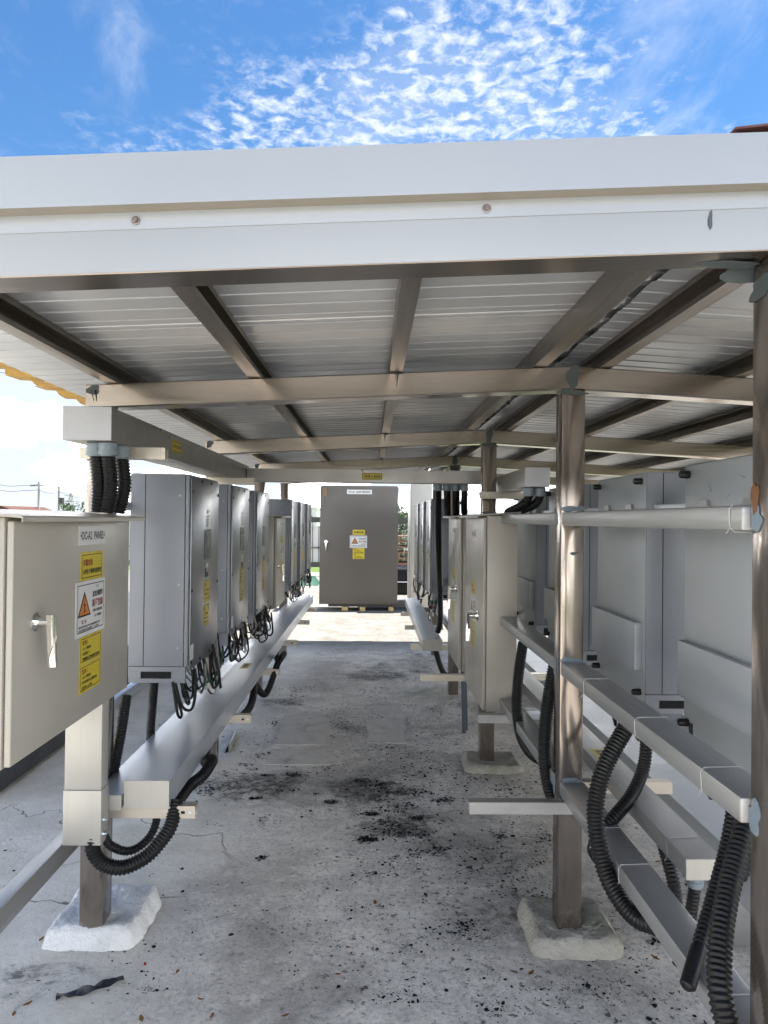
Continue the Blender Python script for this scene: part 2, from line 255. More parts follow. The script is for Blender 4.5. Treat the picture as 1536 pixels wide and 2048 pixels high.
# ------------------------------------------------------------------ mesh helpers
COL = scene.collection
class MB:
    def __init__(s): s.v = []; s.f = []
    def add(s, vs_, fs):
        o = len(s.v); s.v += [tuple(v) for v in vs_]; s.f += [tuple(i + o for i in f) for f in fs]; return s
    def box(s, x0, x1, y0, y1, z0, z1, bev=0.0, seg=2):
        if x1 < x0: x0, x1 = x1, x0
        if y1 < y0: y0, y1 = y1, y0
        if z1 < z0: z0, z1 = z1, z0
        vs_ = [(x0,y0,z0),(x1,y0,z0),(x1,y1,z0),(x0,y1,z0),(x0,y0,z1),(x1,y0,z1),(x1,y1,z1),(x0,y1,z1)]
        fs = [(0,3,2,1),(4,5,6,7),(0,1,5,4),(1,2,6,5),(2,3,7,6),(3,0,4,7)]
        if bev <= 0: return s.add(vs_, fs)
        bm = bmesh.new(); bv = [bm.verts.new(v) for v in vs_]
        for f in fs: bm.faces.new([bv[i] for i in f])
        bmesh.ops.bevel(bm, geom=bm.edges[:], offset=bev, segments=seg, affect='EDGES', profile=0.5)
        bm.verts.index_update(); s.add([v.co for v in bm.verts], [[v.index for v in f.verts] for f in bm.faces]); bm.free(); return s
    def frustum(s, a, b):   # a, b: (x0,x1,y0,y1,z)
        q = lambda r: [(r[0],r[2],r[4]),(r[1],r[2],r[4]),(r[1],r[3],r[4]),(r[0],r[3],r[4])]
        return s.add(q(a) + q(b), [(0,3,2,1),(4,5,6,7),(0,1,5,4),(1,2,6,5),(2,3,7,6),(3,0,4,7)])
    def prism(s, poly, axis, a, b):
        """extrude a 2-D polygon along axis between a and b; poly coordinates are the other two axes in order"""
        n = len(poly)
        def P(p, t):
            return {'x': (t, p[0], p[1]), 'y': (p[0], t, p[1]), 'z': (p[0], p[1], t)}[axis]
        vs_ = [P(p, a) for p in poly] + [P(p, b) for p in poly]
        fs = [tuple(range(n)), tuple(range(2*n - 1, n - 1, -1))] + [(i, i + n, (i+1) % n + n, (i+1) % n) for i in range(n)]
        s.add(vs_, fs); return s
    def bar(s, a, b, r, n=8, r2=None, cap=True):
        a, b = Vector(a), Vector(b); d = (b - a).normalized(); u = d.orthogonal().normalized(); w = d.cross(u); r2 = r if r2 is None else r2
        vs_ = [a + (u*math.cos(t) + w*math.sin(t))*r for t in (2*math.pi*i/n for i in range(n))] + [b + (u*math.cos(t) + w*math.sin(t))*r2 for t in (2*math.pi*i/n for i in range(n))]
        fs = [(i, (i+1) % n, (i+1) % n + n, i + n) for i in range(n)]
        if cap: fs += [tuple(range(n-1, -1, -1)), tuple(range(n, 2*n))]
        return s.add(vs_, fs)
    def lathe(s, a, d, prof, n=20):   # prof: (t along d, radius)
        a, d = Vector(a), Vector(d).normalized(); u = d.orthogonal().normalized(); w = d.cross(u); vs_ = []; fs = []
        for t, r in prof:
            vs_ += [a + d*t + (u*math.cos(k) + w*math.sin(k))*r for k in (2*math.pi*i/n for i in range(n))]
        for j in range(len(prof) - 1):
            fs += [(j*n + i, j*n + (i+1) % n, (j+1)*n + (i+1) % n, (j+1)*n + i) for i in range(n)]
        fs += [tuple(range(n-1, -1, -1)), tuple(range((len(prof)-1)*n, len(prof)*n))]
        return s.add(vs_, fs)
    def sweep(s, pts, rad, n=10):
        """tube along dense points with a radius per point"""
        pts = [Vector(p) for p in pts]; m = len(pts); vs_ = []; fs = []
        T = [(pts[min(i+1, m-1)] - pts[max(i-1, 0)]).normalized() for i in range(m)]
        u = T[0].orthogonal().normalized()
        for i in range(m):
            u = (u - T[i]*u.dot(T[i])).normalized(); w = T[i].cross(u); r = rad[i] if isinstance(rad, list) else rad
            vs_ += [pts[i] + (u*math.cos(k) + w*math.sin(k))*r for k in (2*math.pi*j/n for j in range(n))]
        for j in range(m - 1):
            fs += [(j*n + i, j*n + (i+1) % n, (j+1)*n + (i+1) % n, (j+1)*n + i) for i in range(n)]
        fs += [tuple(range(n-1, -1, -1)), tuple(range((m-1)*n, m*n))]
        return s.add(vs_, fs)
def curve(ctrl, step):
    """Catmull-Rom through control points, resampled evenly"""
    c = [Vector(p) for p in ctrl]; c = [c[0]*2 - c[1]] + c + [c[-1]*2 - c[-2]]; d = []
    for i in range(1, len(c) - 2):
        for k in range(24):
            t = k/24; p0, p1, p2, p3 = c[i-1:i+3]
            d.append(0.5*((2*p1) + (p2 - p0)*t + (2*p0 - 5*p1 + 4*p2 - p3)*t*t + (3*p1 - p0 - 3*p2 + p3)*t**3))
    d.append(c[-2]); L_ = [0.0]
    for i in range(1, len(d)): L_.append(L_[-1] + (d[i] - d[i-1]).length)
    n = max(2, int(L_[-1]/step)); out = []; j = 0
    for i in range(n + 1):
        s_ = L_[-1]*i/n
        while j < len(d) - 2 and L_[j+1] < s_: j += 1
        out.append(d[j].lerp(d[j+1], min(1, (s_ - L_[j])/max(1e-9, L_[j+1] - L_[j]))))
    return out

ORG = {}
def _root(o):
    while o.parent: o = o.parent
    return o
def obj(name, mb, m, parent=None, origin=None, smooth=True, ang=35):
    """one mesh object; mesh coordinates are given in the frame of the thing (or world when the thing was made with world=True)"""
    org = Vector((0, 0, 0))
    if parent is not None: org = ORG.get(_root(parent).name, org)
    elif origin is not None: org = Vector(origin)
    me = bpy.data.meshes.new(name); me.from_pydata([(v[0]-org.x, v[1]-org.y, v[2]-org.z) for v in mb.v], [], mb.f)
    me.materials.append(MATS[m])
    if smooth: me.shade_smooth(); me.set_sharp_from_angle(angle=R(ang))
    o = bpy.data.objects.new(name, me); COL.objects.link(o)
    if parent is not None: o.parent = parent
    else: o.location = org; ORG[o.name] = org
    return o
def tag(o, label, cat, group=None, kind=None):
    o['label'] = label; o['category'] = cat
    if group: o['group'] = group
    if kind: o['kind'] = kind
    return o
def thing(name, label, cat, loc=(0, 0, 0), rotz=0.0, group=None, world=False):
    o = bpy.data.objects.new(name, None); COL.objects.link(o); o.location = loc; o.rotation_euler = (0, 0, rotz); o.empty_display_size = 0.1
    tag(o, label, cat, group)
    if world: ORG[o.name] = Vector(loc)
    return o
def copy_tree(o, parent=None):
    c = o.copy(); COL.objects.link(c); c.parent = parent
    for ch in o.children: copy_tree(ch, c)
    return c
def structure(o): o['kind'] = 'structure'; return o

TEXT_CACHE = {}
def text(s, cx, cy, w=None, h=None):
    """mesh of a line of print, fitted to width w and height h, centred at cx, cy in a flat frame: returns verts (x, y) and faces"""
    if s not in TEXT_CACHE:
        cu_ = bpy.data.curves.new('print', 'FONT'); cu_.body = s; cu_.size = 1.0; cu_.resolution_u = 2; cu_.offset = 0.018
        to = bpy.data.objects.new('print', cu_); COL.objects.link(to)
        dg = bpy.context.evaluated_depsgraph_get(); me = bpy.data.meshes.new_from_object(to.evaluated_get(dg))
        TEXT_CACHE[s] = ([(v.co.x, v.co.y) for v in me.vertices], [tuple(p.vertices) for p in me.polygons])
        bpy.data.objects.remove(to); bpy.data.curves.remove(cu_); bpy.data.meshes.remove(me)
    vs_, fs = TEXT_CACHE[s]
    if not vs_: return [], []
    x0, x1 = min(v[0] for v in vs_), max(v[0] for v in vs_); y0, y1 = min(v[1] for v in vs_), max(v[1] for v in vs_)
    sx = w/(x1 - x0) if w else None; sy = h/(y1 - y0) if h else None
    sx = sx or sy; sy = sy or sx
    return [((v[0] - (x0+x1)/2)*sx + cx, (v[1] - (y0+y1)/2)*sy + cy) for v in vs_], fs
class Flat:
    """print on a plate: 2-D pieces put on the plane o + a*right + b*up, e metres proud of it"""
    def __init__(s, o, right, up): s.o, s.r, s.u = Vector(o), Vector(right), Vector(up); s.n = s.r.cross(s.u); s.mb = {}
    def put(s, m, v2, fs, e):
        s.mb.setdefault(m, MB()).add([s.o + s.r*v[0] + s.u*v[1] + s.n*e for v in v2], fs)
    def text(s, m, t, cx, cy, w=None, h=None, e=0.0018): s.put(m, *text(t, cx, cy, w, h), e)
    def rect(s, m, x0, x1, y0, y1, e=0.0014): s.put(m, [(x0,y0),(x1,y0),(x1,y1),(x0,y1)], [(0,1,2,3)], e)
    def border(s, m, x0, x1, y0, y1, t, e=0.0014):
        s.rect(m, x0, x1, y0, y0+t, e); s.rect(m, x0, x1, y1-t, y1, e); s.rect(m, x0, x0+t, y0+t, y1-t, e); s.rect(m, x1-t, x1, y0+t, y1-t, e)
    def plate(s, name, m, x0, x1, y0, y1, parent, t=0.001):
        c = [s.o + s.r*a + s.u*b_ for a, b_ in ((x0,y0),(x1,y0),(x1,y1),(x0,y1))]
        return obj(name, MB().add(c + [p + s.n*t for p in c], [(3,2,1,0),(4,5,6,7),(0,1,5,4),(1,2,6,5),(2,3,7,6),(3,0,4,7)]), m, parent, smooth=False)
    def done(s, name, parent):
        for m, mb in s.mb.items(): obj(name, mb, m, parent, smooth=False)
        s.mb = {}

RIBS = 4
def hose(name, label, ctrl, dia, group='black corrugated conduits', pitch=0.0118, m='hose_black', cat='conduit', glands=(), smooth_tail=0.0):
    t = thing(name, label, cat, tuple(Vector(ctrl[0])), 0, group, world=True)
    pts = curve(ctrl, pitch/RIBS); r = dia/2; rad = []
    n = len(pts); tail = int(smooth_tail/(pitch/RIBS))
    for i in range(n):
        k = i % RIBS
        rad.append(r if k in (0, 1) else r*0.86)
        if tail and i >= n - tail: rad[-1] = r*1.02 if i < n - 3 else r*(0.9 - 0.25*(i - n + 3))
    o = obj('corrugated_tube', MB().sweep(pts, rad, 14), m, t, ang=70)
    for end, d in glands:
        e = Vector(end); d = Vector(d)
        g = obj('gland', MB().lathe(e, d, [(0, r*1.12), (0.006, r*1.3), (0.012, r*1.3), (0.013, r*1.22), (0.03, r*1.22), (0.031, r*1.34), (0.044, r*1.34), (0.045, r*1.1), (0.05, r*1.1)], 20), 'gland_grey', t, ang=30)
    return t

# ================================================================== SETTING
RX = 0.79; TAN = math.tan(R(3.0)); ZR = 2.262
def zt(x): return ZR - TAN*abs(x - RX)             # top of the rafters
FR = [1.37, 2.82, 4.80, 6.76, 8.70]                # frames down the corridor
ROOF_END = 9.85

fl = MB()
fl.box(-9, 11, -16, 22, -0.35, 0.0)
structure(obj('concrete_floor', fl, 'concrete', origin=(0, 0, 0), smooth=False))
fm = MB(); fm.add([(-3000, -400, -6.5), (3000, -400, -6.5), (3000, 4000, -6.5), (-3000, 4000, -6.5)], [(0, 1, 2, 3)])
structure(obj('field_ground', fm, 'field_green', smooth=False))
bw = MB(); bw.box(-8.9, 10.9, -15.9, 21.9, -6.5, -0.352)
tag(obj('building_below', bw, 'house_wall', origin=(0, 0, -6.5), smooth=False), 'pale rendered building carrying the concrete roof floor', 'building')

# ================================================================== SHELTER
sh = thing('equipment_shelter', 'low gabled shelter of brownish stainless steel tubes under ribbed metal roof sheets', 'shelter', (0, 1.37, 0), 0, None, True)
HP = 0.0465
def post(x, y, z1=None, z0=0.0):
    mb = MB().box(x-HP, x+HP, y-HP, y+HP, z0, z1 if z1 else zt(x)-0.093, 0.006); return obj('post', mb, 'stainless', sh)
posts = {}
for i, y in enumerate(FR):
    for x in (-1.065, RX, 3.20):
        posts[(i, x)] = post(x + (0.020 if i == 0 and x == RX else 0.0), y)
rafters = []
for i, y in enumerate(FR):
    h = 0.0465; x0, x1 = -1.115, 3.30
    for (a, b) in ((x0, RX), (RX, x1)):
        mb = MB(); za, zb = zt(a), zt(b)
        sec = [(y-h, -0.093), (y+h, -0.093), (y+h, 0), (y-h, 0)]
        c = 0.005; prof = [(y-h+c, -0.093), (y+h-c, -0.093), (y+h, -0.093+c), (y+h, -c), (y+h-c, 0), (y-h+c, 0), (y-h, -c), (y-h, -0.093+c)]
        n = len(prof); vs_ = [(a, p[0], za + p[1]) for p in prof] + [(b, p[0], zb + p[1]) for p in prof]
        mb.add(vs_, [tuple(range(n)), tuple(range(2*n-1, n-1, -1))] + [(k, k+n, (k+1) % n + n, (k+1) % n) for k in range(n)])
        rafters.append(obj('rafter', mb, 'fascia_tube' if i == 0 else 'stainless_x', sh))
for (a, b) in ((-1.115, RX - 0.0003), (RX + 0.0003, 3.30)):  # thin plate added so the front of the tube looks sky-lit
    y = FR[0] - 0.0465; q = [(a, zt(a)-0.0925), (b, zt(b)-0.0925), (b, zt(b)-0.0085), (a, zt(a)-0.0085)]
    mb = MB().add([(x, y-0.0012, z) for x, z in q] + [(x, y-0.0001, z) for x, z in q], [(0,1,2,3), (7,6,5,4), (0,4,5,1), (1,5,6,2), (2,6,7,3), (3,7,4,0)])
    ft = obj('sky_bright_face', mb, 'sky_bright_steel', sh, smooth=False)
# purlins: lipped channels on top of the rafters, open towards the ridge
PH, PF, PT = 0.075, 0.050, 0.004
for xc in (-1.015, -0.46, 0.09, 0.655, 0.915, 1.45, 2.0, 2.6, 3.2):
    s = 1 if xc < RX else -1; z = zt(xc) + 0.001; w = xc - s*PF/2
    pr = [(0,0),(PF,0),(PF,0.016),(PF-PT,0.016),(PF-PT,PT),(PT,PT),(PT,PH-PT),(PF-PT,PH-PT),(PF-PT,PH-0.016),(PF,PH-0.016),(PF,PH),(0,PH)]
    obj('purlin', MB().prism([(w + s*p[0], z + p[1]) for p in pr], 'y', FR[0]-0.045, ROOF_END-0.03), 'purlin_steel', sh, ang=25)
# roof sheets: flat skin with a pressed bead every 0.1 m, foam and ribbed top sheet
SZ = PH + 0.004
def sheet(y0, y1, xe, xr, side, jag):
    n = 10; prof = []; y = y0
    k = int(round((y1 - y0)/0.1))
    for i in range(k):
        b = y0 + i*(y1 - y0)/k
        if i == 0: prof += [(b + 0.0015, 0.007), (b + 0.006, 0.0)]
        prof += [(b + 0.040, 0.0), (b + 0.043, -0.0028), (b + 0.051, -0.0028), (b + 0.054, 0.0)]
    prof += [(y1 - 0.006, 0.0), (y1 - 0.0015, 0.007)]
    xs = [xe + (xr - xe)*t/8 for t in range(9)]
    mb = MB(); m = len(prof); vs_ = []; fs = []
    for xi, x in enumerate(xs):
        for (yy, dz) in prof:
            xx = x + (jag(yy) if xi == 8 else 0)
            wob = 0.0004*math.sin(x*5.1 + yy*3.3)
            vs_.append((xx, yy, zt(x) + SZ + dz + (wob if 0 < xi < 8 else 0)))
    for a in range(8):
        for b in range(m - 1): fs.append((a*m + b, a*m + b + 1, (a+1)*m + b + 1, (a+1)*m + b))
    o = len(vs_)
    for x in (xs[0], xs[-1]):
        for yy in (y0 + 0.0015, y1 - 0.0015): vs_.append((x, yy, zt(x) + SZ + 0.034))
    fs += [(o, o+1, o+3, o+2), (0, o, o+2, 8*m), (m-1, 9*m-1, o+3, o+1)]
    mb.add(vs_, fs)
    p = obj('roof_panel', mb, 'roof_skin', sh, ang=20)
    # top sheet overhanging the skin at the eave, raw foam under it
    st = -1 if side < 0 else 1; xo = xe + st*0.135; tm = MB(); fm_ = MB(); tp = []
    q = int(round((y1 - y0)/0.25))
    for i in range(q):
        b = y0 + i*(y1 - y0)/q; g = (y1 - y0)/q
        tp += [(b, 0.0), (b + g*0.44, 0.0), (b + g*0.58, 0.028), (b + g*0.86, 0.028)]
    tp.append((y1, 0.0))
    jit = [random.uniform(-0.012, 0.012) for _ in tp]
    zz0 = zt(xe) + SZ
    vs_ = [(xe + 0.0, yy, zz0 + 0.003) for yy, dz in tp] + [(xo - st*0.012 + st*jit[i], yy, zz0 - TAN*0.08 + 0.012 + dz*0.9) for i, (yy, dz) in enumerate(tp)]
    k = len(tp); fm_.add(vs_, [(i, i+1, k+i+1, k+i) for i in range(k-1)])
    obj('foam_edge', fm_, 'foam', p, ang=20)
    vs_ = []
    for x in (xo, xr):
        vs_ += [(x, yy, zt(x) + SZ + 0.030 + dz) for yy, dz in tp]
    for x in (xo, xr):
        vs_ += [(x, yy, zt(x) + SZ + 0.034 + dz) for yy, dz in tp]
    tm.add(vs_, [(i, i+1, k+i+1, k+i) for i in range(k-1)] + [(2*k+i, 2*k+i+1, 3*k+i+1, 3*k+i) for i in range(k-1)] + [(i, i+1, 2*k+i+1, 2*k+i) for i in range(k-1)] + [(k+i, k+i+1, 3*k+i+1, 3*k+i) for i in range(k-1)])
    obj('top_sheet', tm, 'roof_top', p, smooth=False)
ny = 9; y_s = FR[0] - 0.046
rj = random.Random(5); JA = [rj.uniform(-0.018, 0.010) for _ in range(400)]
for i in range(ny):
    a = y_s + (ROOF_END - y_s)*i/ny; b = y_s + (ROOF_END - y_s)*(i+1)/ny
    sheet(a, b, -1.40, RX - 0.012, -1, lambda yy: JA[int(yy*14) % 400])
    sheet(a, b, 3.40, RX + 0.012, 1, lambda yy: -JA[int(yy*17 + 90) % 400]*0.6)
# ridge cap
rc = MB(); w = 0.125; zc_ = ZR + SZ + 0.052; yc = 1.295; ye = ROOF_END + 0.03
rc.add([(x, y, z + dz) for dz in (0.0, -0.004) for y in (yc, ye) for x, z in ((RX-w, zc_-0.010), (RX, zc_+0.006), (RX+w, zc_-0.010))],
       [(0,1,4,3), (1,2,5,4), (9,10,7,6), (10,11,8,7), (0,6,7,1), (1,7,8,2), (3,4,10,9), (4,5,11,10), (0,3,9,6), (2,8,11,5)])
obj('ridge_cap', rc, 'ridge_brown', sh, smooth=False)
# white folded flashing along the front eave
yf = FR[0] - 0.0465
for (a, b) in ((-1.46, 0.735), (0.7352, 3.46)):
    prof = [(yf-0.0032, -0.014), (yf-0.0032, 0.018), (yf-0.036, 0.018), (yf-0.036, 0.112), (yf+0.02, 0.118)]
    t_ = 0.0014; inner = [(p[0] + t_, p[1] - (t_ if i == 4 else 0) + (t_ if i == 2 else 0)) for i, p in enumerate(prof)]
    def strip(i0, i1, m, nm):
        mb = MB(); vs_ = []; xs = sorted(set([a, b] + ([RX] if a < RX < b else []))); ns = 2
        for x in xs:
            vs_ += [(x, prof[i][0], zt(x) + prof[i][1]) for i in (i0, i1)] + [(x, inner[i][0], zt(x) + inner[i][1]) for i in (i0, i1)]
        for k in range(len(xs)-1):
            o = 4*k; mb_f = [(o, o+4, o+5, o+1), (o+2, o+3, o+7, o+6), (o, o+2, o+6, o+4), (o+1, o+5, o+7, o+3)]
            if k == 0: mb.add(vs_, mb_f + [(0, 1, 3, 2), (len(vs_)-4, len(vs_)-2, len(vs_)-1, len(vs_)-3)])
            else: mb.f += mb_f
        return obj(nm, mb, m, sh, smooth=False)
    low_f = strip(0, 1, 'white_flashing', 'flashing_flange'); strip(1, 2, 'flashing_shaded', 'flashing_ledge'); strip(2, 3, 'white_flashing', 'flashing_face'); strip(3, 4, 'white_flashing', 'flashing_top')
    x = a + 0.365
    while x < b:
        pz = zt(x) + 0.0015
        scw = obj('screw', MB().lathe((x, yf-0.0032, pz), (0, -1, 0), [(0, 0.0085), (0.0015, 0.0085), (0.002, 0.0045), (0.006, 0.0045)], 12), 'purlin_steel', low_f, ang=30)
        x += 0.652
# rails joining the ridge posts, and the low rail beside the left posts
for z0, z1 in ((1.634, 1.686), (1.047, 1.100), (0.578, 0.631)):
    for i in range(4):
        obj('rail', MB().box(RX-0.045, RX+0.053, FR[i]+HP+0.0005, FR[i+1]-HP-0.0005, z0, z1, 0.007, 2), 'galvanised', sh)
for i in range(4):
    obj('rail', MB().box(-1.165+0.02, -1.165+0.078, FR[i]+HP+0.0005, FR[i+1]-HP-0.0005, 0.405, 0.483, 0.008, 2), 'galvanised', sh)
# cantilever brackets (lipped channels) carrying the trays
def bracket(x0, x1, y, zt_, h=0.045, m='bracket_steel'):
    pr = [(y-0.022, zt_-h), (y-0.022, zt_), (y+0.022, zt_), (y+0.022, zt_-h), (y+0.018, zt_-h), (y+0.018, zt_-0.004), (y-0.018, zt_-0.004), (y-0.018, zt_-h)]
    return obj('bracket', MB().prism(pr, 'x', x0, x1), m, sh, ang=25)
BR = [2.69, 3.92, 5.10, 6.30, 7.55, 8.60]
for y in BR:
    b = bracket(-1.02, -0.645, y, 0.575)
    for q in (0, 1): obj('slot', MB().box(-0.69 + q*0.027 - 0.007, -0.69 + q*0.027 + 0.007, y-0.0235, y-0.0222, 0.547, 0.557, 0.0), 'label_white' if q else 'seam', b, smooth=False)
bracket(0.385, 0.80, 2.735, 0.575, m='galvanised')
bracket(0.60, 0.80, 3.95, 0.575, m='galvanised')
for y in (5.10, 6.32, 7.45, 8.5): bracket(0.36, 0.76, y, 0.545, m='bracket_steel')
bracket(-1.115, -0.79, 2.745, 1.915, 0.045); bracket(-1.115, -0.78, 4.72, 1.915, 0.045); bracket(0.72, 1.15, 4.72, 1.84, 0.045)
for i in (1, 2, 3): bracket(0.83, 1.20, FR[i], 0.622)
for z in (0.842, 1.72):    # channels the rear of the inverters hang on
    obj('mounting_rail', MB().box(1.125, 1.165, FR[0], 6.8, z-0.041, z, 0.003), 'aluminium_tray', sh)
    obj('mounting_rail', MB().box(-1.165, -1.125, 2.9, 10.1, z-0.041, z, 0.003), 'aluminium_tray', sh)
# dabs of primer over the welds
def blob(axis, c, u, v, at, m, nm='primer_dab', seed=0, drip=0.0, nn=22):
    rr = random.Random(seed); mb = MB(); pts = []; ph = [rr.uniform(0, 6.28) for _ in range(3)]; nn = 36
    for i in range(nn):
        t = 2*math.pi*i/nn; k = 1 + 0.16*math.sin(2*t + ph[0]) + 0.12*math.sin(3*t + ph[1]) + 0.10*math.sin(5*t + ph[2]) + rr.uniform(-0.04, 0.04); pts.append((c[0] + u*k*math.cos(t), c[1] + v*k*math.sin(t)))
    ext = pts
    th = 0.0016
    if axis == 'y': vs_ = [(p[0], at, p[1]) for p in pts] + [(p[0], at - th, p[1]) for p in pts]
    elif axis == 'x': vs_ = [(at, p[0], p[1]) for p in pts] + [(at - th, p[0], p[1]) for p in pts]
    else: vs_ = [(p[0], p[1], at) for p in pts] + [(p[0], p[1], at - th) for p in pts]
    n = len(pts); mb.add(vs_, [tuple(range(n)), tuple(range(2*n-1, n-1, -1))] + [(i, i+n, (i+1) % n + n, (i+1) % n) for i in range(n)])
    if drip:
        for q in range(3):
            xx = c[0] + rr.uniform(-0.6, 0.6)*u; l = drip*rr.uniform(0.4, 1); w_ = rr.uniform(0.0015, 0.003); lean = rr.uniform(-0.01, 0.01)
            mb.add([(xx-w_, at-th, c[1]), (xx+w_, at-th, c[1]), (xx+w_*0.5+lean, at-th, c[1]-v-l), (xx-w_*0.5+lean, at-th, c[1]-v-l)], [(0,1,2,3)])
    return obj(nm, mb, m, sh, smooth=False)
for i in range(1, 5):
    yf_ = FR[i] - 0.0466
    blob('y', (RX-0.005, zt(RX)-0.045), 0.022, 0.052, yf_, 'primer_grey', seed=i)
    blob('y', (RX-0.005, zt(RX)-0.105), 0.056, 0.010, yf_-0.001, 'primer_grey', seed=i+9)
    blob('y', (-1.085, zt(-1.1)-0.022), 0.022, 0.022, yf_, 'primer_grey', seed=i+20, drip=0.025)
    blob('y', (-1.06, zt(-1.06)-0.094), 0.055, 0.008, yf_-0.001, 'primer_grey', seed=i+30)
    blob('y', (0.09, zt(0.09)-0.004), 0.020, 0.004, yf_, 'primer_grey', seed=i+40, drip=0.05)
for i in range(0, 4):
    xl = RX - HP - 0.0004 + (0.020 if i == 0 else 0)
    for z, h in ((1.07, 0.04), (0.60, 0.045), (1.66, 0.03)):
        blob('x', (FR[i]+0.026, z), 0.022, h*0.8, xl, 'primer_blue', seed=i+50+int(z*100))
        if i: blob('y', (RX, z + (0.035 if z < 1.5 else 0.04)), 0.048, 0.012, FR[i]-0.0470, 'primer_blue', seed=i+70+int(z*10))
blob('y', (RX-0.005, zt(RX)-0.105), 0.07, 0.03, FR[0]+0.0485, 'primer_grey', seed=3)
blob('x', (FR[0]+0.030, 1.70), 0.012, 0.035, RX + 0.020 - HP - 0.0006, 'rust', 'rust_stain', seed=8)
blob('x', (FR[0]+0.01, 2.115), 0.04, 0.022, RX + 0.020 - HP - 0.0006, 'primer_grey', seed=12)
blob('z', (RX-0.09, FR[0]+0.02), 0.06, 0.022, zt(RX-0.1)-0.0945, 'primer_grey', seed=14)
blob('y', (0.632, zt(0.632)-0.034), 0.0035, 0.020, FR[0]-0.0479, 'primer_grey', 'sealant_drip', seed=21)
blob('y', (0.795, 1.525), 0.016, 0.006, FR[1]-0.0470, 'primer_grey', 'ink_mark', seed=15)

# ------------------------------------------------------------------ footings
def footing(label, x, y, hx, hy, h, m, seed):
    bm = bmesh.new(); rr = random.Random(seed)
    bmesh.ops.create_grid(bm, x_segments=34, y_segments=34, size=1.0)
    for v in bm.verts:
        u, w_ = v.co.x, v.co.y; e = max(abs(u), abs(w_))
        k = 1 + 0.014*math.sin(5*math.atan2(w_, u) + seed) + 0.012*math.sin(13*math.atan2(w_, u) + seed)
        f = 1.0 if e < 0.80 else max(0.0, 1 - ((e - 0.80)/0.20)**1.2); cut = 1 - 0.10*max(0, abs(u) + abs(w_) - 1.6)/0.4
        nz = 0.006*math.sin(u*7 + seed)*math.cos(w_*6 + seed*2) + rr.uniform(-0.004, 0.003)
        v.co = Vector((x + u*hx*k*cut + rr.uniform(-.002, .002), y + w_*hy*k*cut + rr.uniform(-.002, .002), h*f + (nz if f > 0 else -0.006)))
    mb = MB(); bm.verts.index_update(); mb.add([v.co for v in bm.verts], [[v.index for v in f.verts] for f in bm.faces]); bm.free()
    return tag(obj('concrete_footing', mb, m, origin=(x, y, 0), ang=60), label, 'footing', 'concrete footings of the shelter posts')
footing('white painted concrete footing under the post beside the DC-A2 panel', -1.065, 2.93, 0.190, 0.20, 0.072, 'white_cement', 1)
footing('mossy grey concrete footing under the post between the rails', 0.81, 2.86, 0.185, 0.185, 0.062, 'mossy_cement', 2)
footing('low mossy footing under the post behind the cream cabinets', 0.83, 4.80, 0.20, 0.18, 0.045, 'mossy_cement', 3)

# ------------------------------------------------------------------ patches in the floor (old repair coats)
fo = bpy.data.objects['concrete_floor']
mat('patch_pale', (0.62, 0.58, 0.525), 0.85, 0, 0.2, 18, 0.4, 60, dirt=(0.30, 0.28, 0.255), dscale=9, damt=0.85)
for k, (a, b, c, d) in enumerate(((530, 1530, 665, 1500), (545, 1490, 662, 1432), (735, 1487, 805, 1440), (745, 1428, 800, 1408))):
    p0, p1 = gx(a, b), gx(c, d); nx = 9; rr = random.Random(k); x0, x1, y0, y1 = p0.x, p1.x, p0.y, p1.y
    pts = [(x0 + (x1-x0)*i/nx, y0 + rr.uniform(-.012, .012)) for i in range(nx)] + [(x1 + rr.uniform(-.012, .012), y0 + (y1-y0)*i/nx) for i in range(nx)] + [(x1 - (x1-x0)*i/nx, y1 + rr.uniform(-.012, .012)) for i in range(nx)] + [(x0 + rr.uniform(-.012, .012), y1 - (y1-y0)*i/nx) for i in range(nx)]
    obj('cement_patch', MB().prism(pts, 'z', 0.0005, 0.004), 'patch_pale', fo, smooth=False)

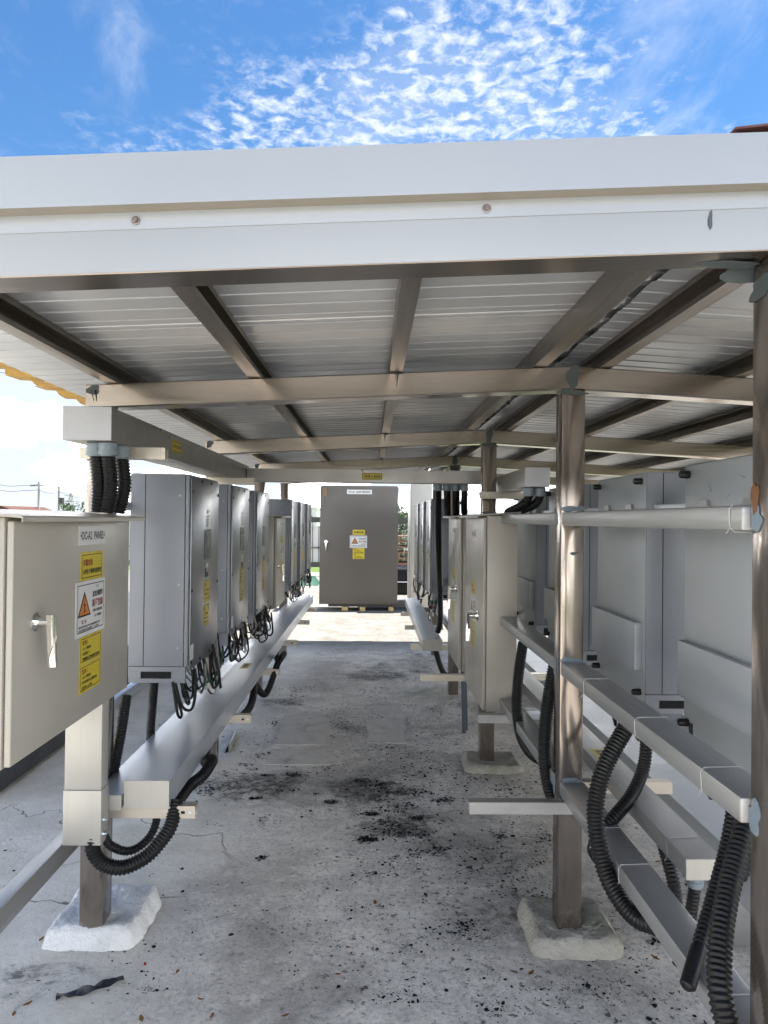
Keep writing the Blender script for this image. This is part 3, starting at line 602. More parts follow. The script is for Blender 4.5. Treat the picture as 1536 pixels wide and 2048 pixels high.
# ================================================================== INVERTERS
ID, IW, IH = 0.27, 0.60, 0.96
def make_inverter():
    """front face at x = 0 looking +x, width along +y, z from 0"""
    t = thing('solar_inverter', 'inverter', 'inverter')
    obj('casing', MB().box(-ID, -0.022, 0, IW, 0.075, IH, 0.004), 'inverter_grey', t)
    obj('front_frame', MB().box(-0.0205, -0.002, 0.0008, IW-0.0008, 0.072, IH-0.001, 0.006, 3), 'inverter_grey', t)
    cv = obj('front_cover', MB().box(-0.001, 0.006, 0.012, IW-0.012, 0.055, IH-0.012, 0.003), 'inverter_cover', t)
    for (y, z) in ((0.03, 0.09), (0.03, 0.42), (0.03, 0.88), (IW-0.03, 0.09), (IW-0.03, 0.42), (IW-0.03, 0.88), (0.2, 0.935), (0.4, 0.935), (0.2, 0.075), (0.4, 0.075)):
        obj('screw', MB().lathe((0.006, y, z), (1, 0, 0), [(0, 0.007), (0.002, 0.007), (0.004, 0.004)], 10), 'seam', cv, ang=30)
    # apron with the oblong grip holes below the casing
    ap = MB()
    for y0, y1 in ((0.0, 0.018), (IW-0.018, IW)):
        for (xa, xb, za, zb) in ((-ID, -0.012, 0.0, 0.020), (-ID, -0.012, 0.052, 0.0735), (-ID, -0.215, 0.0205, 0.0515), (-0.075, -0.012, 0.0205, 0.0515)):
            ap.box(xa, xb, y0, y1, za, zb)
    ap.box(-ID, -ID+0.012, 0.019, IW-0.019, 0.0, 0.0735)
    obj('apron', ap, 'inverter_grey', t, smooth=False)
    for y0 in (0.004, IW-0.014): obj('grip_recess', MB().box(-0.2148, -0.0752, y0, y0+0.010, 0.0207, 0.0513), 'seam', t, smooth=False)
    for y0, y1 in ((-0.0012, 0.0), (IW, IW+0.0012)): obj('side_seam', MB().box(-0.205, -0.2025, y0, y1, 0.078, IH-0.004), 'seam', t, smooth=False)
    for y0, d_ in ((0.0, -1), (IW, 1)):
        for z in (0.16, 0.45, 0.86): obj('side_screw', MB().lathe((-0.045, y0, z), (0, d_, 0), [(0, 0.006), (0.0015, 0.006), (0.003, 0.0035)], 8), 'galvanised', t, ang=30)
    # display, print and stickers on the cover
    F = Flat((0.006, 0.0, 0.0), (0, 1, 0), (0, 0, 1))
    ds = F.plate('display', 'display', 0.27, 0.40, 0.55, 0.70, t, 0.003)
    F2 = Flat((0.009, 0, 0), (0, 1, 0), (0, 0, 1)); F2.plate('screen', 'lcd', 0.315, 0.365, 0.615, 0.66, ds, 0.001)
    for q in range(4): F.rect('logo_grey', 0.30, 0.36, 0.718 + q*0.014, 0.727 + q*0.014, 0.0012)
    F.rect('logo_grey', 0.315, 0.35, 0.782, 0.80, 0.0012); F.done('maker_mark', t)
    F.plate('rating_label', 'label_white', 0.315, 0.355, 0.50, 0.545, t)
    F.plate('code_label', 'print_black', 0.30, 0.37, 0.445, 0.492, t)
    st = F.plate('warning_sticker', 'label_yellow', 0.27, 0.39, 0.33, 0.44, t)
    F.border('print_black', 0.274, 0.386, 0.334, 0.436, 0.002); F.text('print_red', '警告！', 0.30, 0.418, h=0.018)
    F.text('print_black', '小心！觸電危險。', 0.325, 0.392, w=0.085); F.text('print_black', '切勿碰觸端子。', 0.32, 0.370, w=0.075); F.text('print_black', '即使系統停止運轉仍有電壓', 0.33, 0.348, w=0.105); F.done('lettering', st)
    st = F.plate('warning_sticker', 'label_yellow', 0.265, 0.385, 0.22, 0.326, t)
    F.border('print_black', 0.269, 0.381, 0.224, 0.322, 0.002); F.text('print_red', '警告！', 0.295, 0.305, h=0.016); F.text('print_black', '小心！觸電危險。', 0.32, 0.281, w=0.085)
    F.text('print_black', '太陽光電模組照光即會發電', 0.325, 0.259, w=0.105); F.text('print_black', '非專業人員請勿開啟', 0.315, 0.238, w=0.085); F.done('lettering', st)
    F.plate('serial_label', 'label_white', 0.02, 0.07, 0.10, 0.17, t); 
    # rear: raised lower cover, rubber feet, hanger tabs
    x = -ID
    obj('rear_panel', MB().box(x-0.003, x-0.0005, 0.004, IW-0.004, 0.02, IH-0.004, 0.001), 'inverter_rear', t)
    obj('rear_cover', MB().box(x-0.034, x-0.0035, 0.03, IW-0.02, 0.165, 0.355, 0.002), 'inverter_rear', t)
    for y in (0.045, IW-0.035):
        for z in (0.075, 0.925): obj('rubber_foot', MB().lathe((x-0.003, y, z), (-1, 0, 0), [(0, 0.013), (0.006, 0.0135), (0.03, 0.0125), (0.034, 0.010)], 14), 'black_plastic', t, ang=40)
    for y in (0.16, 0.44):
        tb = MB().prism([(y-0.035, 0.812), (y+0.035, 0.812), (y+0.026, 0.834), (y-0.026, 0.834)], 'x', x-0.016, x-0.004)
        obj('hanger_tab', tb, 'galvanised', t, smooth=False)
    bt = MB()
    for k in range(6): bt.bar((-0.05 - 0.03*(k % 3), 0.10 + 0.08*k, 0.05), (-0.05 - 0.03*(k % 3), 0.10 + 0.08*k, 0.076), 0.011, 10)
    obj('cable_glands', bt, 'black_plastic', t)
    return t
inv = make_inverter(); ZB = 0.890
order = ['first', 'second', 'third', 'fourth', 'fifth', 'sixth']
used = [False]
def place_inverter(x, y, rot, label, group):
    o = inv if not used[0] else copy_tree(inv); used[0] = True
    o.location = (x, y, ZB); o.rotation_euler = (0, 0, rot); tag(o, label, 'inverter', group)
    for ch in o.children:                                   # stickers were put on by hand, none quite alike
        if ch.name.startswith(('warning_sticker', 'code_label', 'rating_label')): ch.location = (0, random.uniform(-0.012, 0.012), random.uniform(-0.016, 0.012)); ch.rotation_euler = (random.uniform(-0.03, 0.03), 0, 0)
    return o
XL = -0.835; YL = [3.28, 4.24, 5.16, 7.40, 8.32, 9.22]
for k, y in enumerate(YL):
    place_inverter(XL, y, 0, ('grey solar inverter hung right beside the DC-A2 panel, first of its row' if k == 0 else f'{order[k]} grey solar inverter along the row that starts at the DC-A2 panel'), 'inverters in the row behind the DC-A2 panel')
XR = 0.565; YR = [6.72, 7.66, 8.60]
for k, y in enumerate(YR):
    place_inverter(XR, y + IW, math.pi, ('dark-sided solar inverter just past the two cream cabinets' if k == 0 else f'{order[k]} solar inverter past the two cream cabinets, counted from them'), 'inverters in the row past the cream cabinets')
XB = 1.095; YB = [1.86, 2.81, 3.76, 4.70]
for k, y in enumerate(YB):
    place_inverter(XB + ID, y, 0, ['inverter seen from behind, scratched back panel beside the shelter corner post', 'inverter seen from behind between corner post and mossy-footed post, raised lower plate', 'inverter seen from behind, mostly hidden by the mossy-footed post', 'inverter seen from behind, tucked next to the nearer cream cabinet'][k], 'inverters showing their backs to the rails')

ib = [o for o in scene.objects if o.get('category') == 'inverter' and o['label'].startswith('inverter seen from behind, scratched')][0]
for (y, z, l, a) in ((0.42, 0.88, 0.05, 0.9), (0.30, 0.84, 0.03, -0.5), (0.22, 0.90, 0.045, 0.3), (0.36, 0.80, 0.02, 1.2)):
    ca_, sa_ = math.cos(a)*l/2, math.sin(a)*l/2; w_ = 0.0009
    obj('scratch', MB().add([(-ID-0.0036, y-ca_-w_*math.sin(a), z-sa_+w_*math.cos(a)), (-ID-0.0036, y+ca_, z+sa_), (-ID-0.0036, y-ca_+w_*math.sin(a), z-sa_-w_*math.cos(a))], [(0, 1, 2)]), 'seam', ib, smooth=False)

# ================================================================== CABINETS
def sticker_set(F, t, cx, top, s=1.0, dc='DC', gold=True):
    """yellow notice, white high-voltage notice, two yellow notices, one under another"""
    y = top
    w = 0.088*s
    st = F.plate('warning_sticker', 'label_yellow', cx-w, cx+w, y-0.088*s, y, t)
    F.border('print_black', cx-w+0.008*s, cx+w-0.008*s, y-0.080*s, y-0.008*s, 0.0022*s); F.text('print_red', '有電危險', cx-0.035*s, y-0.033*s, w=0.075*s, h=0.022*s); F.text('print_black', '太陽能發電專用開關箱', cx, y-0.061*s, w=0.145*s, h=0.016*s); F.done('lettering', st)
    y -= 0.090*s; w = 0.116*s; hh = 0.168*s
    st = F.plate('high_voltage_sign', 'label_white', cx-w-0.006*s, cx+w-0.006*s, y-hh, y, t, 0.0014); c = cx - 0.006*s
    F.border('print_black', c-w+0.012*s, c+w-0.012*s, y-hh+0.012*s, y-0.010*s, 0.0026*s, 0.0018)
    tx, ty = c-0.052*s, y-0.030*s
    F.put('print_black', [(tx-0.050*s, ty-0.078*s), (tx+0.050*s, ty-0.078*s), (tx, ty)], [(0, 1, 2)], 0.0019)
    F.put('print_orange', [(tx-0.040*s, ty-0.0725*s), (tx+0.040*s, ty-0.0725*s), (tx, ty-0.012*s)], [(0, 1, 2)], 0.0023)
    F.put('print_black', [(tx+0.004*s, ty-0.024*s), (tx-0.009*s, ty-0.046*s), (tx+0.000*s, ty-0.044*s), (tx-0.002*s, ty-0.060*s), (tx-0.006*s, ty-0.058*s), (tx+0.001*s, ty-0.069*s), (tx+0.006*s, ty-0.057*s), (tx+0.002*s, ty-0.059*s), (tx+0.008*s, ty-0.039*s), (tx-0.001*s, ty-0.041*s)], [tuple(range(9, -1, -1))], 0.0027)
    e = 0.0022
    F.text('print_black', dc, c+0.050*s, y-0.022*s, h=0.008*s, e=e); F.text('print_black', '直流側開關箱', c+0.052*s, y-0.045*s, w=0.082*s, h=0.019*s, e=e); F.text('print_red', '高壓危險', c+0.052*s, y-0.074*s, w=0.088*s, h=0.026*s, e=e)
    F.text('print_black', '非電氣人員請勿開啟', c+0.052*s, y-0.098*s, w=0.080*s, h=0.010*s, e=e); F.text('print_black', '小心！觸電危險！', c+0.055*s, y-0.115*s, w=0.060*s, h=0.009*s, e=e); F.text('print_red', '警 告', c-0.055*s, y-0.124*s, w=0.040*s, h=0.012*s, e=e)
    F.text('print_black', '開啟此箱前請先將交流側電源切離並確認', c-0.012*s, y-0.139*s, w=0.165*s, h=0.007*s, e=e); F.text('print_black', '直流側電源仍帶有高電壓，小心觸電', c-0.015*s, y-0.149*s, w=0.155*s, h=0.007*s, e=e); F.done('lettering', st)
    y -= hh + 0.002*s; w = 0.086*s
    for k, tl in enumerate((('小心！觸電危險。', '切勿碰觸端子。', '關閉電源後仍可能有高電壓請勿碰觸'), ('小心！觸電危險。', '於太陽光電系統二處電源切離後', '維護檢修，小心觸電'))):
        h_ = 0.086*s
        st = F.plate('warning_sticker', 'label_yellow', cx-w-0.003*k*s, cx+w-0.003*k*s, y-h_, y, t)
        F.border('print_black', cx-w+0.006*s, cx+w-0.009*s, y-h_+0.008*s, y-0.006*s, 0.0022*s); F.text('print_red', '警告！', cx-0.048*s, y-0.020*s, w=0.042*s, h=0.015*s)
        for q, l in enumerate(tl): F.text('print_black', l, cx-0.066*s + len(l)*0.0042*s, y-(0.038+0.016*q)*s, w=len(l)*0.0084*s, h=0.010*s)
        F.done('lettering', st); y -= h_ + 0.002*s
def l_handle(t, o, out, s=1.0, along=(0, 1, 0)):
    """chrome L handle: round rose, neck and a lever hanging down"""
    o = Vector(o); out = Vector(out).normalized(); a = Vector(along)
    h = obj('handle', MB().lathe(o, out, [(0, 0.026*s), (0.004*s, 0.026*s), (0.006*s, 0.022*s), (0.010*s, 0.019*s), (0.016*s, 0.013*s), (0.045*s, 0.012*s)], 24), 'chrome', t, ang=30)
    p = o + out*0.045*s; mb = MB(); prof = [(0.020, 0.012), (-0.02, 0.0115), (-0.06, 0.0095), (-0.10, 0.0075), (-0.125, 0.006)]
    vs_ = []; fs = []
    for k, (dz, w_) in enumerate(prof):
        q = p + Vector((0, 0, dz*s)) + out*(0.006*s*k/4)
        for (aa, bb) in ((-1, -0.6), (1, -0.6), (1, 0.5), (0.55, 0.8), (-0.55, 0.8), (-1, 0.5)): vs_.append(q + a*(aa*w_*s) + out*(bb*0.014*s))
    for k in range(len(prof)-1): fs += [(k*6+i, k*6+(i+1) % 6, (k+1)*6+(i+1) % 6, (k+1)*6+i) for i in range(6)]
    fs += [tuple(range(5, -1, -1)), tuple(range(len(vs_)-6, len(vs_)))]
    obj('lever', mb.add(vs_, fs), 'chrome', h, ang=40)
    return h
def cabinet(name, label, loc, rot, D, Wd, H, m, group=None, over=0.045, split=None):
    """door looks +x at x = 0, width along +y, z from 0"""
    t = thing(name, label, 'cabinet', loc, rot, group)
    obj('cabinet_body', MB().box(-D, -0.021, 0, Wd, 0, H-0.012, 0.003), m, t)
    dr = obj('door', MB().box(-0.018, 0.0, 0.006, Wd-0.006, 0.006, H-0.022, 0.004, 3), m, t)
    hd = MB(); z = H - 0.010
    hd.prism([(-D-0.012, z+0.022), (over-0.004, z+0.002), (over, z-0.002), (over, z-0.014), (over-0.003, z-0.014), (over-0.003, z-0.004), (-D-0.009, z+0.014), (-D-0.009, z-0.004), (-D-0.012, z-0.004)], 'y', -0.04, Wd+0.04)
    obj('rain_hood', hd, m, t, ang=25)
    return t, dr
# DC-A2 panel
ca, dr = cabinet('electrical_cabinet', 'wide beige wall cabinet marked DC-A2 PANEL with chrome handle', (-0.918, 1.835, 0.998), 0, 0.24, 0.885, 0.66, 'cabinet_beige')
F = Flat((0.0, 0, 0), (0, 1, 0), (0, 0, 1))
npz = F.plate('nameplate', 'label_white', 0.410, 0.632, 0.560, 0.620, ca, 0.002); F.text('print_black', '•DC-A2  PANEL•', 0.521, 0.590, w=0.200, h=0.027, e=0.0026); F.done('lettering', npz)
sticker_set(F, ca, 0.520, 0.537, 1.04)
l_handle(ca, (0.0, 0.128, 0.362), (1, 0, 0), 0.98)
# cream cabinets on the right, doors looking at the corridor (-x)
for (y0, lab, nm, hz) in ((4.07, 'nearer cream cabinet with broad sunlit-side panel, rain hood and chrome handle', '•DC-A3•', 0.545), (5.14, 'farther cream cabinet half hidden behind the nearer one, chrome handle sticking out', '•DC-A4•', 0.60)):
    Wd = 0.78; cb, dr = cabinet('electrical_cabinet', lab, (0.645, y0 + Wd, 0.555), math.pi, 0.195, Wd, 1.135, 'cabinet_beige', 'cream cabinets beside the corridor')
    F = Flat((0, 0, 0), (0, 1, 0), (0, 0, 1)); q = F.plate('nameplate', 'label_white', 0.30, 0.50, 0.985, 1.04, cb, 0.002); F.text('print_black', nm, 0.40, 1.012, w=0.17, h=0.026, e=0.0026); F.done('lettering', q)
    sticker_set(F, cb, 0.39, 0.715, 0.95); l_handle(cb, (0.0, 0.60, hz-0.02), (1, 0, 0), 1.2)
# small beige cabinet between the left inverters
cb, dr = cabinet('electrical_cabinet', 'narrow beige cabinet between the third and fourth inverter of the DC-A2 row', (-0.80, 6.02, 0.88), 0, 0.24, 0.62, 0.80, 'cabinet_beige')
F = Flat((0, 0, 0), (0, 1, 0), (0, 0, 1)); q = F.plate('nameplate', 'label_white', 0.26, 0.42, 0.70, 0.74, cb, 0.002); F.text('print_black', '•DC-A1  PANEL•', 0.34, 0.72, w=0.14, h=0.02, e=0.0026); F.done('lettering', q); sticker_set(F, cb, 0.34, 0.62, 0.8); l_handle(cb, (0, 0.1, 0.36), (1, 0, 0), 1.0)
# AC-A1 cabinet at the end, door looks -y
YA = 12.8; p0 = px(638, 1208, YA); p1 = px(797, 972, YA); AW = p1.x - p0.x; AH = p1.z - p0.z
ac = thing('electrical_cabinet', 'big brown-grey cabinet marked AC-A1 standing at the end of the corridor', 'cabinet', (p0.x, YA, p0.z))
obj('cabinet_body', MB().box(0.02, AW-0.02, 0.022, 0.55, 0.0, AH, 0.004), 'cabinet_brown', ac)
obj('door', MB().box(0, AW, 0.0, 0.02, 0.0, AH-0.015, 0.005, 3), 'cabinet_brown', ac)
obj('lifting_lug', MB().box(-0.03, 0.0, 0.10, 0.13, AH-0.04, AH), 'chrome', ac); obj('lifting_lug', MB().box(AW, AW+0.03, 0.10, 0.13, AH-0.04, AH), 'chrome', ac)
F = Flat((0, 0, 0), (1, 0, 0), (0, 0, 1)); cx = AW*0.505
q = F.plate('nameplate', 'label_white', cx-0.23, cx+0.22, AH-0.155, AH-0.075, ac, 0.003); F.text('print_black', '•AC-A1  3ø4W 380/220V•', cx-0.005, AH-0.115, w=0.40, h=0.038, e=0.004); F.done('lettering', q)
F.plate('tag_plate', 'print_gold', 0.06, 0.115, AH-0.19, AH-0.06, ac, 0.002)
st = F.plate('warning_sticker', 'label_yellow', cx-0.12, cx+0.10, AH*0.585, AH*0.627, ac, 0.002); F.text('print_black', '有電危險', cx-0.01, AH*0.606, w=0.18, e=0.003); F.done('lettering', st)
st = F.plate('high_voltage_sign', 'label_white', cx-0.17, cx+0.14, AH*0.475, AH*0.578, ac, 0.003); F.border('print_black', cx-0.155, cx+0.125, AH*0.482, AH*0.571, 0.005, 0.004)
F.put('print_black', [(cx-0.14, AH*0.51), (cx-0.02, AH*0.51), (cx-0.08, AH*0.562)], [(0,1,2)], 0.004); F.put('print_orange', [(cx-0.122, AH*0.5145), (cx-0.038, AH*0.5145), (cx-0.08, AH*0.552)], [(0,1,2)], 0.005)
F.text('print_black', '交流配電盤', cx+0.055, AH*0.55, w=0.13, h=0.026, e=0.004); F.text('print_red', '高壓危險', cx+0.055, AH*0.528, w=0.13, h=0.03, e=0.004); F.text('print_black', '小心觸電', cx+0.055, AH*0.507, w=0.09, h=0.018, e=0.004); F.text('print_black', '非電氣人員請勿開啟', cx-0.015, AH*0.493, w=0.25, h=0.016, e=0.004); F.done('lettering', st)
for k in (0, 1):
    zz_ = AH*(0.428 - 0.046*k); st = F.plate('warning_sticker', 'label_yellow', cx-0.115, cx+0.095, zz_, zz_ + AH*0.044, ac, 0.002)
    F.text('print_red', '警告！', cx-0.07, zz_ + AH*0.034, w=0.06, e=0.003); F.text('print_black', '小心！觸電危險。', cx-0.03, zz_ + AH*0.022, w=0.13, e=0.003); F.text('print_black', '檢修前請先切離電源', cx-0.01, zz_ + AH*0.009, w=0.17, e=0.003); F.done('lettering', st)
l_handle(ac, (0.115, 0.0, AH*0.525), (0, -1, 0), 1.35, (1, 0, 0))
obj('plinth', MB().box(0.16, AW-0.10, 0.06, 0.5, -0.05, -0.001), 'rail_dark', ac)
for (u, wd, side) in ((0.33, 0.11, 'on the handle side of'), (0.555, 0.10, 'under the middle of'), (0.92, 0.09, 'on the hinge side of')):
    g = p0.x + AW*u
    tag(obj('wood_block', MB().box(g-wd/2, g+wd/2, YA+0.02, YA+0.5, 0.0, p0.z-0.0505, 0.004), 'block_wood', origin=(g, YA+0.2, 0)), f'pale timber block {side} the big brown-grey AC-A1 cabinet', 'block', 'timber blocks under the AC-A1 cabinet')

# ================================================================== TRAYS AND TRUNKS
def tray(name, label, cat, x0, x1, y0, y1, z0, z1, m, lids, seg, cap_m=None, axis='y', group=None):
    """closed cable tray along an axis with overlapping lid sections and an end cap"""
    org = (x0, y0, z0); t = thing(name, label, cat, org, 0, group, True)
    obj('tray_body', MB().box(x0, x1, y0, y1, z0, z1-0.0015, 0.002, 1), m, t)
    n = max(1, int(round(((y1-y0) if axis == 'y' else (x1-x0))/seg)))
    for i in range(n):
        if axis == 'y':
            a = y0 + (y1-y0)*i/n; b = y0 + (y1-y0)*(i+1)/n; mb = MB()
            mb.box(x0-0.002, x1+0.002, a+0.002, b-0.002, z1-0.001, z1+0.0015); mb.box(x0-0.0025, x0-0.0005, a+0.002, b-0.002, z1-0.016, z1-0.0012); mb.box(x1+0.0005, x1+0.0025, a+0.002, b-0.002, z1-0.016, z1-0.0012)
        else:
            a = x0 + (x1-x0)*i/n; b = x0 + (x1-x0)*(i+1)/n; mb = MB()
            mb.box(a+0.002, b-0.002, y0-0.002, y1+0.002, z1-0.001, z1+0.0015); mb.box(a+0.002, b-0.002, y0-0.0025, y0-0.0005, z0+0.004, z1-0.0012)
        obj('lid', mb, lids, t, smooth=False)
    if cap_m: obj('end_cap', MB().box(x0-0.0035, x1+0.0035, y0-0.004, y0-0.0005, z0-0.001, z1+0.003, 0.0015, 1), cap_m, t)
    return t
ta = tray('cable_tray', 'bright aluminium cable tray on brackets under the inverters of the DC-A2 row', 'cable tray', -0.898, -0.738, 2.645, 9.15, 0.5755, 0.676, 'aluminium_tray', 'aluminium_tray', 1.2, 'cream_duct')
F = Flat((-0.741, 4.62, 0.6775), (0, 1, 0), (-1, 0, 0)); st = F.plate('warning_sticker', 'label_yellow', 0, 0.16, 0.045, 0.105, ta, 0.0008); F.text('print_black', '有電危險', 0.08, 0.075, w=0.13, e=0.0014); F.done('lettering', st)
tray('cable_tray', 'lower blue-tinted steel tray squeezed between left posts and the bright aluminium tray', 'cable tray', -1.012, -0.908, 2.63, 9.6, 0.5755, 0.628, 'aluminium_tray', 'aluminium_tray', 2.0, 'cream_duct')
tray('cable_tray', 'dark-topped cable tray under the inverters past the cream cabinets', 'cable tray', 0.445, 0.605, 6.0, 9.2, 0.5455, 0.638, 'painted_trunk', 'aluminium_tray', 1.0, 'cream_duct')
tb = tray('cable_tray', 'narrow grey cable tray with cream end cap behind the lower rail', 'cable tray', 0.918, 1.022, 2.04, 6.5, 0.6225, 0.680, 'galvanised', 'galvanised', 2.2, 'cream_duct')
F = Flat((1.02, 2.86, 0.6815), (0, 1, 0), (-1, 0, 0)); st = F.plate('warning_sticker', 'label_yellow', 0, 0.16, 0.02, 0.085, tb, 0.0008); F.text('print_black', '有電危險', 0.08, 0.0525, w=0.13, e=0.0014); F.done('lettering', st)
tray('cable_trunking', 'wide grey cable trunk lying low behind the narrow tray with cream end cap', 'cable trunk', 1.36, 1.86, 2.30, 7.5, 0.26, 0.42, 'inverter_rear', 'inverter_rear', 1.3)
for y in (2.8, 4.8, 6.76):
    tag(obj('trunk_stand', MB().box(1.40, 1.82, y-0.04, y+0.04, 0.0, 0.2595, 0.004), 'galvanised', origin=(1.6, y, 0)), 'galvanised stand block holding up the wide grey cable trunk', 'stand', 'stands of the wide cable trunk')
# overhead trunks
t1 = tray('cable_trunking', 'overhead grey cable trunk with dented end cap above the DC-A2 panel', 'cable trunk', -1.075, -0.912, 2.49, 5.28, 1.9155, 2.030, 'painted_trunk', 'painted_trunk', 1.4, 'end_cap_pale')
F = Flat((-0.912, 3.25, 1.915), (0, 1, 0), (0, 0, 1)); st = F.plate('warning_sticker', 'label_yellow', 0, 0.16, 0.035, 0.09, t1, 0.0012); F.border('print_black', 0.004, 0.156, 0.039, 0.086, 0.003); F.text('print_black', '太陽光電 DC 專用線槽', 0.08, 0.0625, w=0.13, h=0.018, e=0.002); F.done('lettering', st)
t2 = tray('cable_trunking', 'pinkish grey overhead trunk crossing the corridor in front of the AC-A1 cabinet', 'cable trunk', -0.9095, 0.86, 5.17, 5.279, 1.9155, 2.010, 'painted_trunk', 'painted_trunk', 0.9, None, 'x')
F = Flat((0, 5.1672, 1.915), (1, 0, 0), (0, 0, 1)); st = F.plate('warning_sticker', 'label_yellow', -0.075, 0.075, 0.022, 0.072, t2, 0.0012); F.border('print_black', -0.072, 0.072, 0.025, 0.069, 0.004); F.text('print_black', '太陽光電 DC 專用線槽', 0, 0.047, w=0.125, h=0.018, e=0.002); F.done('lettering', st)
t3 = tray('cable_trunking', 'short overhead trunk with pinkish end cap above the nearer cream cabinet', 'cable trunk', 0.842+0.01, 0.985, 3.93, 5.16, 1.8405, 1.945, 'painted_trunk', 'painted_trunk', 1.3, 'end_cap_pale')
# vertical duct below the DC-A2 panel
vd = thing('vertical_duct', 'upright cream cable duct hanging under the DC-A2 panel in front of the post', 'duct', (-1.01, 2.56, 0.48), 0, None, True)
obj('duct_body', MB().box(-1.078, -0.948, 2.545, 2.612, 0.68, 0.9975, 0.003), 'cream_duct', vd)
obj('duct_body', MB().box(-1.081, -0.946, 2.542, 2.615, 0.485, 0.679, 0.003), 'cream_duct', vd)
for z in (0.52, 0.57): obj('bolt', MB().lathe((-0.946, 2.56, z), (1, 0, 0), [(0, 0.009), (0.006, 0.009), (0.0065, 0.005), (0.016, 0.005)], 8), 'chrome', vd, ang=30)

# ================================================================== HOSES AND CABLES
def P(*l): return [px(*p) for p in l]
for k, (x, y, lab) in enumerate(((-0.990, 2.56, 'left of the three corrugated hoses dropping from overhead trunk to the DC-A2 panel'), (-0.925-0.02, 2.55, 'middle, nearest-standing of three corrugated hoses entering the DC-A2 panel top'), (-0.945+0.01, 2.66, 'right, set-back one of three corrugated hoses entering the DC-A2 panel top'))):
    hose('corrugated_hose', lab, [(x, y, 1.905), (x+0.004, y, 1.86), (x+0.012, y+0.005, 1.76), (x+0.008-0.01*k, y+0.01, 1.665)], 0.052, 'hoses above the DC-A2 panel', glands=[((x, y, 1.9145), (0, 0, -1))])
hose('corrugated_hose', 'thick hose looping from the upright duct over the white footing up to the tray', P((188, 1668, 2.57), (186, 1700, 2.56), (205, 1727, 2.56), (245, 1735, 2.57), (290, 1715, 2.60), (322, 1682, 2.63), (343, 1648, 2.66), (352, 1600, 2.70)), 0.054, 'hoses on the DC-A2 side')
hose('corrugated_hose', 'thin hose looping inside the thick one under the upright duct', P((206, 1668, 2.60), (222, 1692, 2.62), (258, 1702, 2.66), (290, 1684, 2.70), (310, 1652, 2.74), (318, 1600, 2.78)), 0.032, 'hoses on the DC-A2 side')
hose('corrugated_hose', 'hose sagging below the bright tray between its two nearest brackets', [(-0.80, 2.76, 0.555), (-0.78, 2.86, 0.50)] + P((378, 1573, 3.0), (408, 1548, 3.08), (424, 1520, 3.17)) + [(-0.745, 3.27, 0.535), (-0.77, 3.36, 0.545), (-0.80, 3.5, 0.548)], 0.050, 'hoses on the DC-A2 side')
hose('corrugated_hose', 'hose sagging below the bright tray near its third bracket', [(-0.80, 3.95, 0.555), (-0.76, 4.15, 0.49), (-0.735, 4.4, 0.49), (-0.76, 4.7, 0.53), (-0.80, 4.9, 0.56)], 0.046, 'hoses on the DC-A2 side')
hose('corrugated_hose', 'hose sagging below the bright tray past the yellow sticker', [(-0.80, 4.85, 0.555), (-0.73, 5.0, 0.42)] + P((556, 1326, 5.15), (568, 1308, 5.4)) + [(-0.74, 5.75, 0.50), (-0.80, 6.0, 0.56)], 0.046, 'hoses on the DC-A2 side')
hose('corrugated_hose', 'hose hanging straight under the first inverter of the DC-A2 row', P((309, 1362, 3.42), (306, 1400, 3.40), (302, 1450, 3.38), (300, 1500, 3.36)), 0.042, 'hoses on the DC-A2 side')
hose('corrugated_hose', 'dark hose running down behind the upright duct', P((252, 1392, 3.02), (244, 1450, 2.96), (233, 1510, 2.90), (224, 1560, 2.86), (222, 1600, 2.84)), 0.046, 'hoses on the DC-A2 side')
hose('corrugated_hose', 'big hose loop tied to the lower rail beside the mossy footing', P((1278, 1415, 2.36), (1243, 1470, 2.30), (1207, 1540, 2.26), (1191, 1612, 2.23), (1196, 1682, 2.19), (1213, 1748, 2.14), (1243, 1803, 2.08), (1278, 1838, 2.02), (1318, 1848, 1.97), (1350, 1832, 1.94)), 0.056, 'hoses on the rail side')
hose('corrugated_hose', 'slimmer hose curving behind the big tied loop', P((1286, 1430, 2.62), (1292, 1490, 2.58), (1285, 1542, 2.54), (1262, 1592, 2.48), (1232, 1630, 2.42), (1203, 1662, 2.40), (1188, 1695, 2.42), (1193, 1712, 2.46)), 0.046, 'hoses on the rail side')
hose('corrugated_hose', 'thick hose running down beside the corner post to the floor', P((1502, 1585, 1.72), (1488, 1660, 1.64), (1464, 1750, 1.58), (1446, 1840, 1.52), (1439, 1920, 1.47), (1441, 1990, 1.43), (1456, 2060, 1.40)), 0.050, 'hoses on the rail side')
hose('corrugated_hose', 'second hose behind the thick one at the corner post', P((1515, 1560, 1.86), (1508, 1640, 1.80), (1494, 1720, 1.76), (1478, 1752, 1.74), (1482, 1700, 1.78), (1500, 1640, 1.84)), 0.034, 'hoses on the rail side')
hose('corrugated_hose', 'slim hose with smooth capped end tied to the lower rail', P((1470, 1590, 1.86), (1456, 1680, 1.80), (1430, 1782, 1.72), (1405, 1870, 1.65), (1386, 1935, 1.60), (1373, 1980, 1.57)), 0.035, 'hoses on the rail side', smooth_tail=0.10)
hose('corrugated_hose', 'hose hugging the near side of the mossy-footed post', P((1112, 1318, 3.02), (1100, 1380, 3.0), (1091, 1450, 2.98), (1090, 1520, 2.96), (1099, 1575, 2.94), (1118, 1625, 2.96)), 0.058, 'hoses on the rail side')
hose('corrugated_hose', 'hose bending below the nearer cream cabinet towards the rails', P((1046, 1285, 3.75), (1036, 1360, 3.7), (1034, 1420, 3.65), (1042, 1470, 3.6), (1062, 1505, 3.5), (1090, 1522, 3.4), (1115, 1520, 3.35)), 0.058, 'hoses on the rail side')
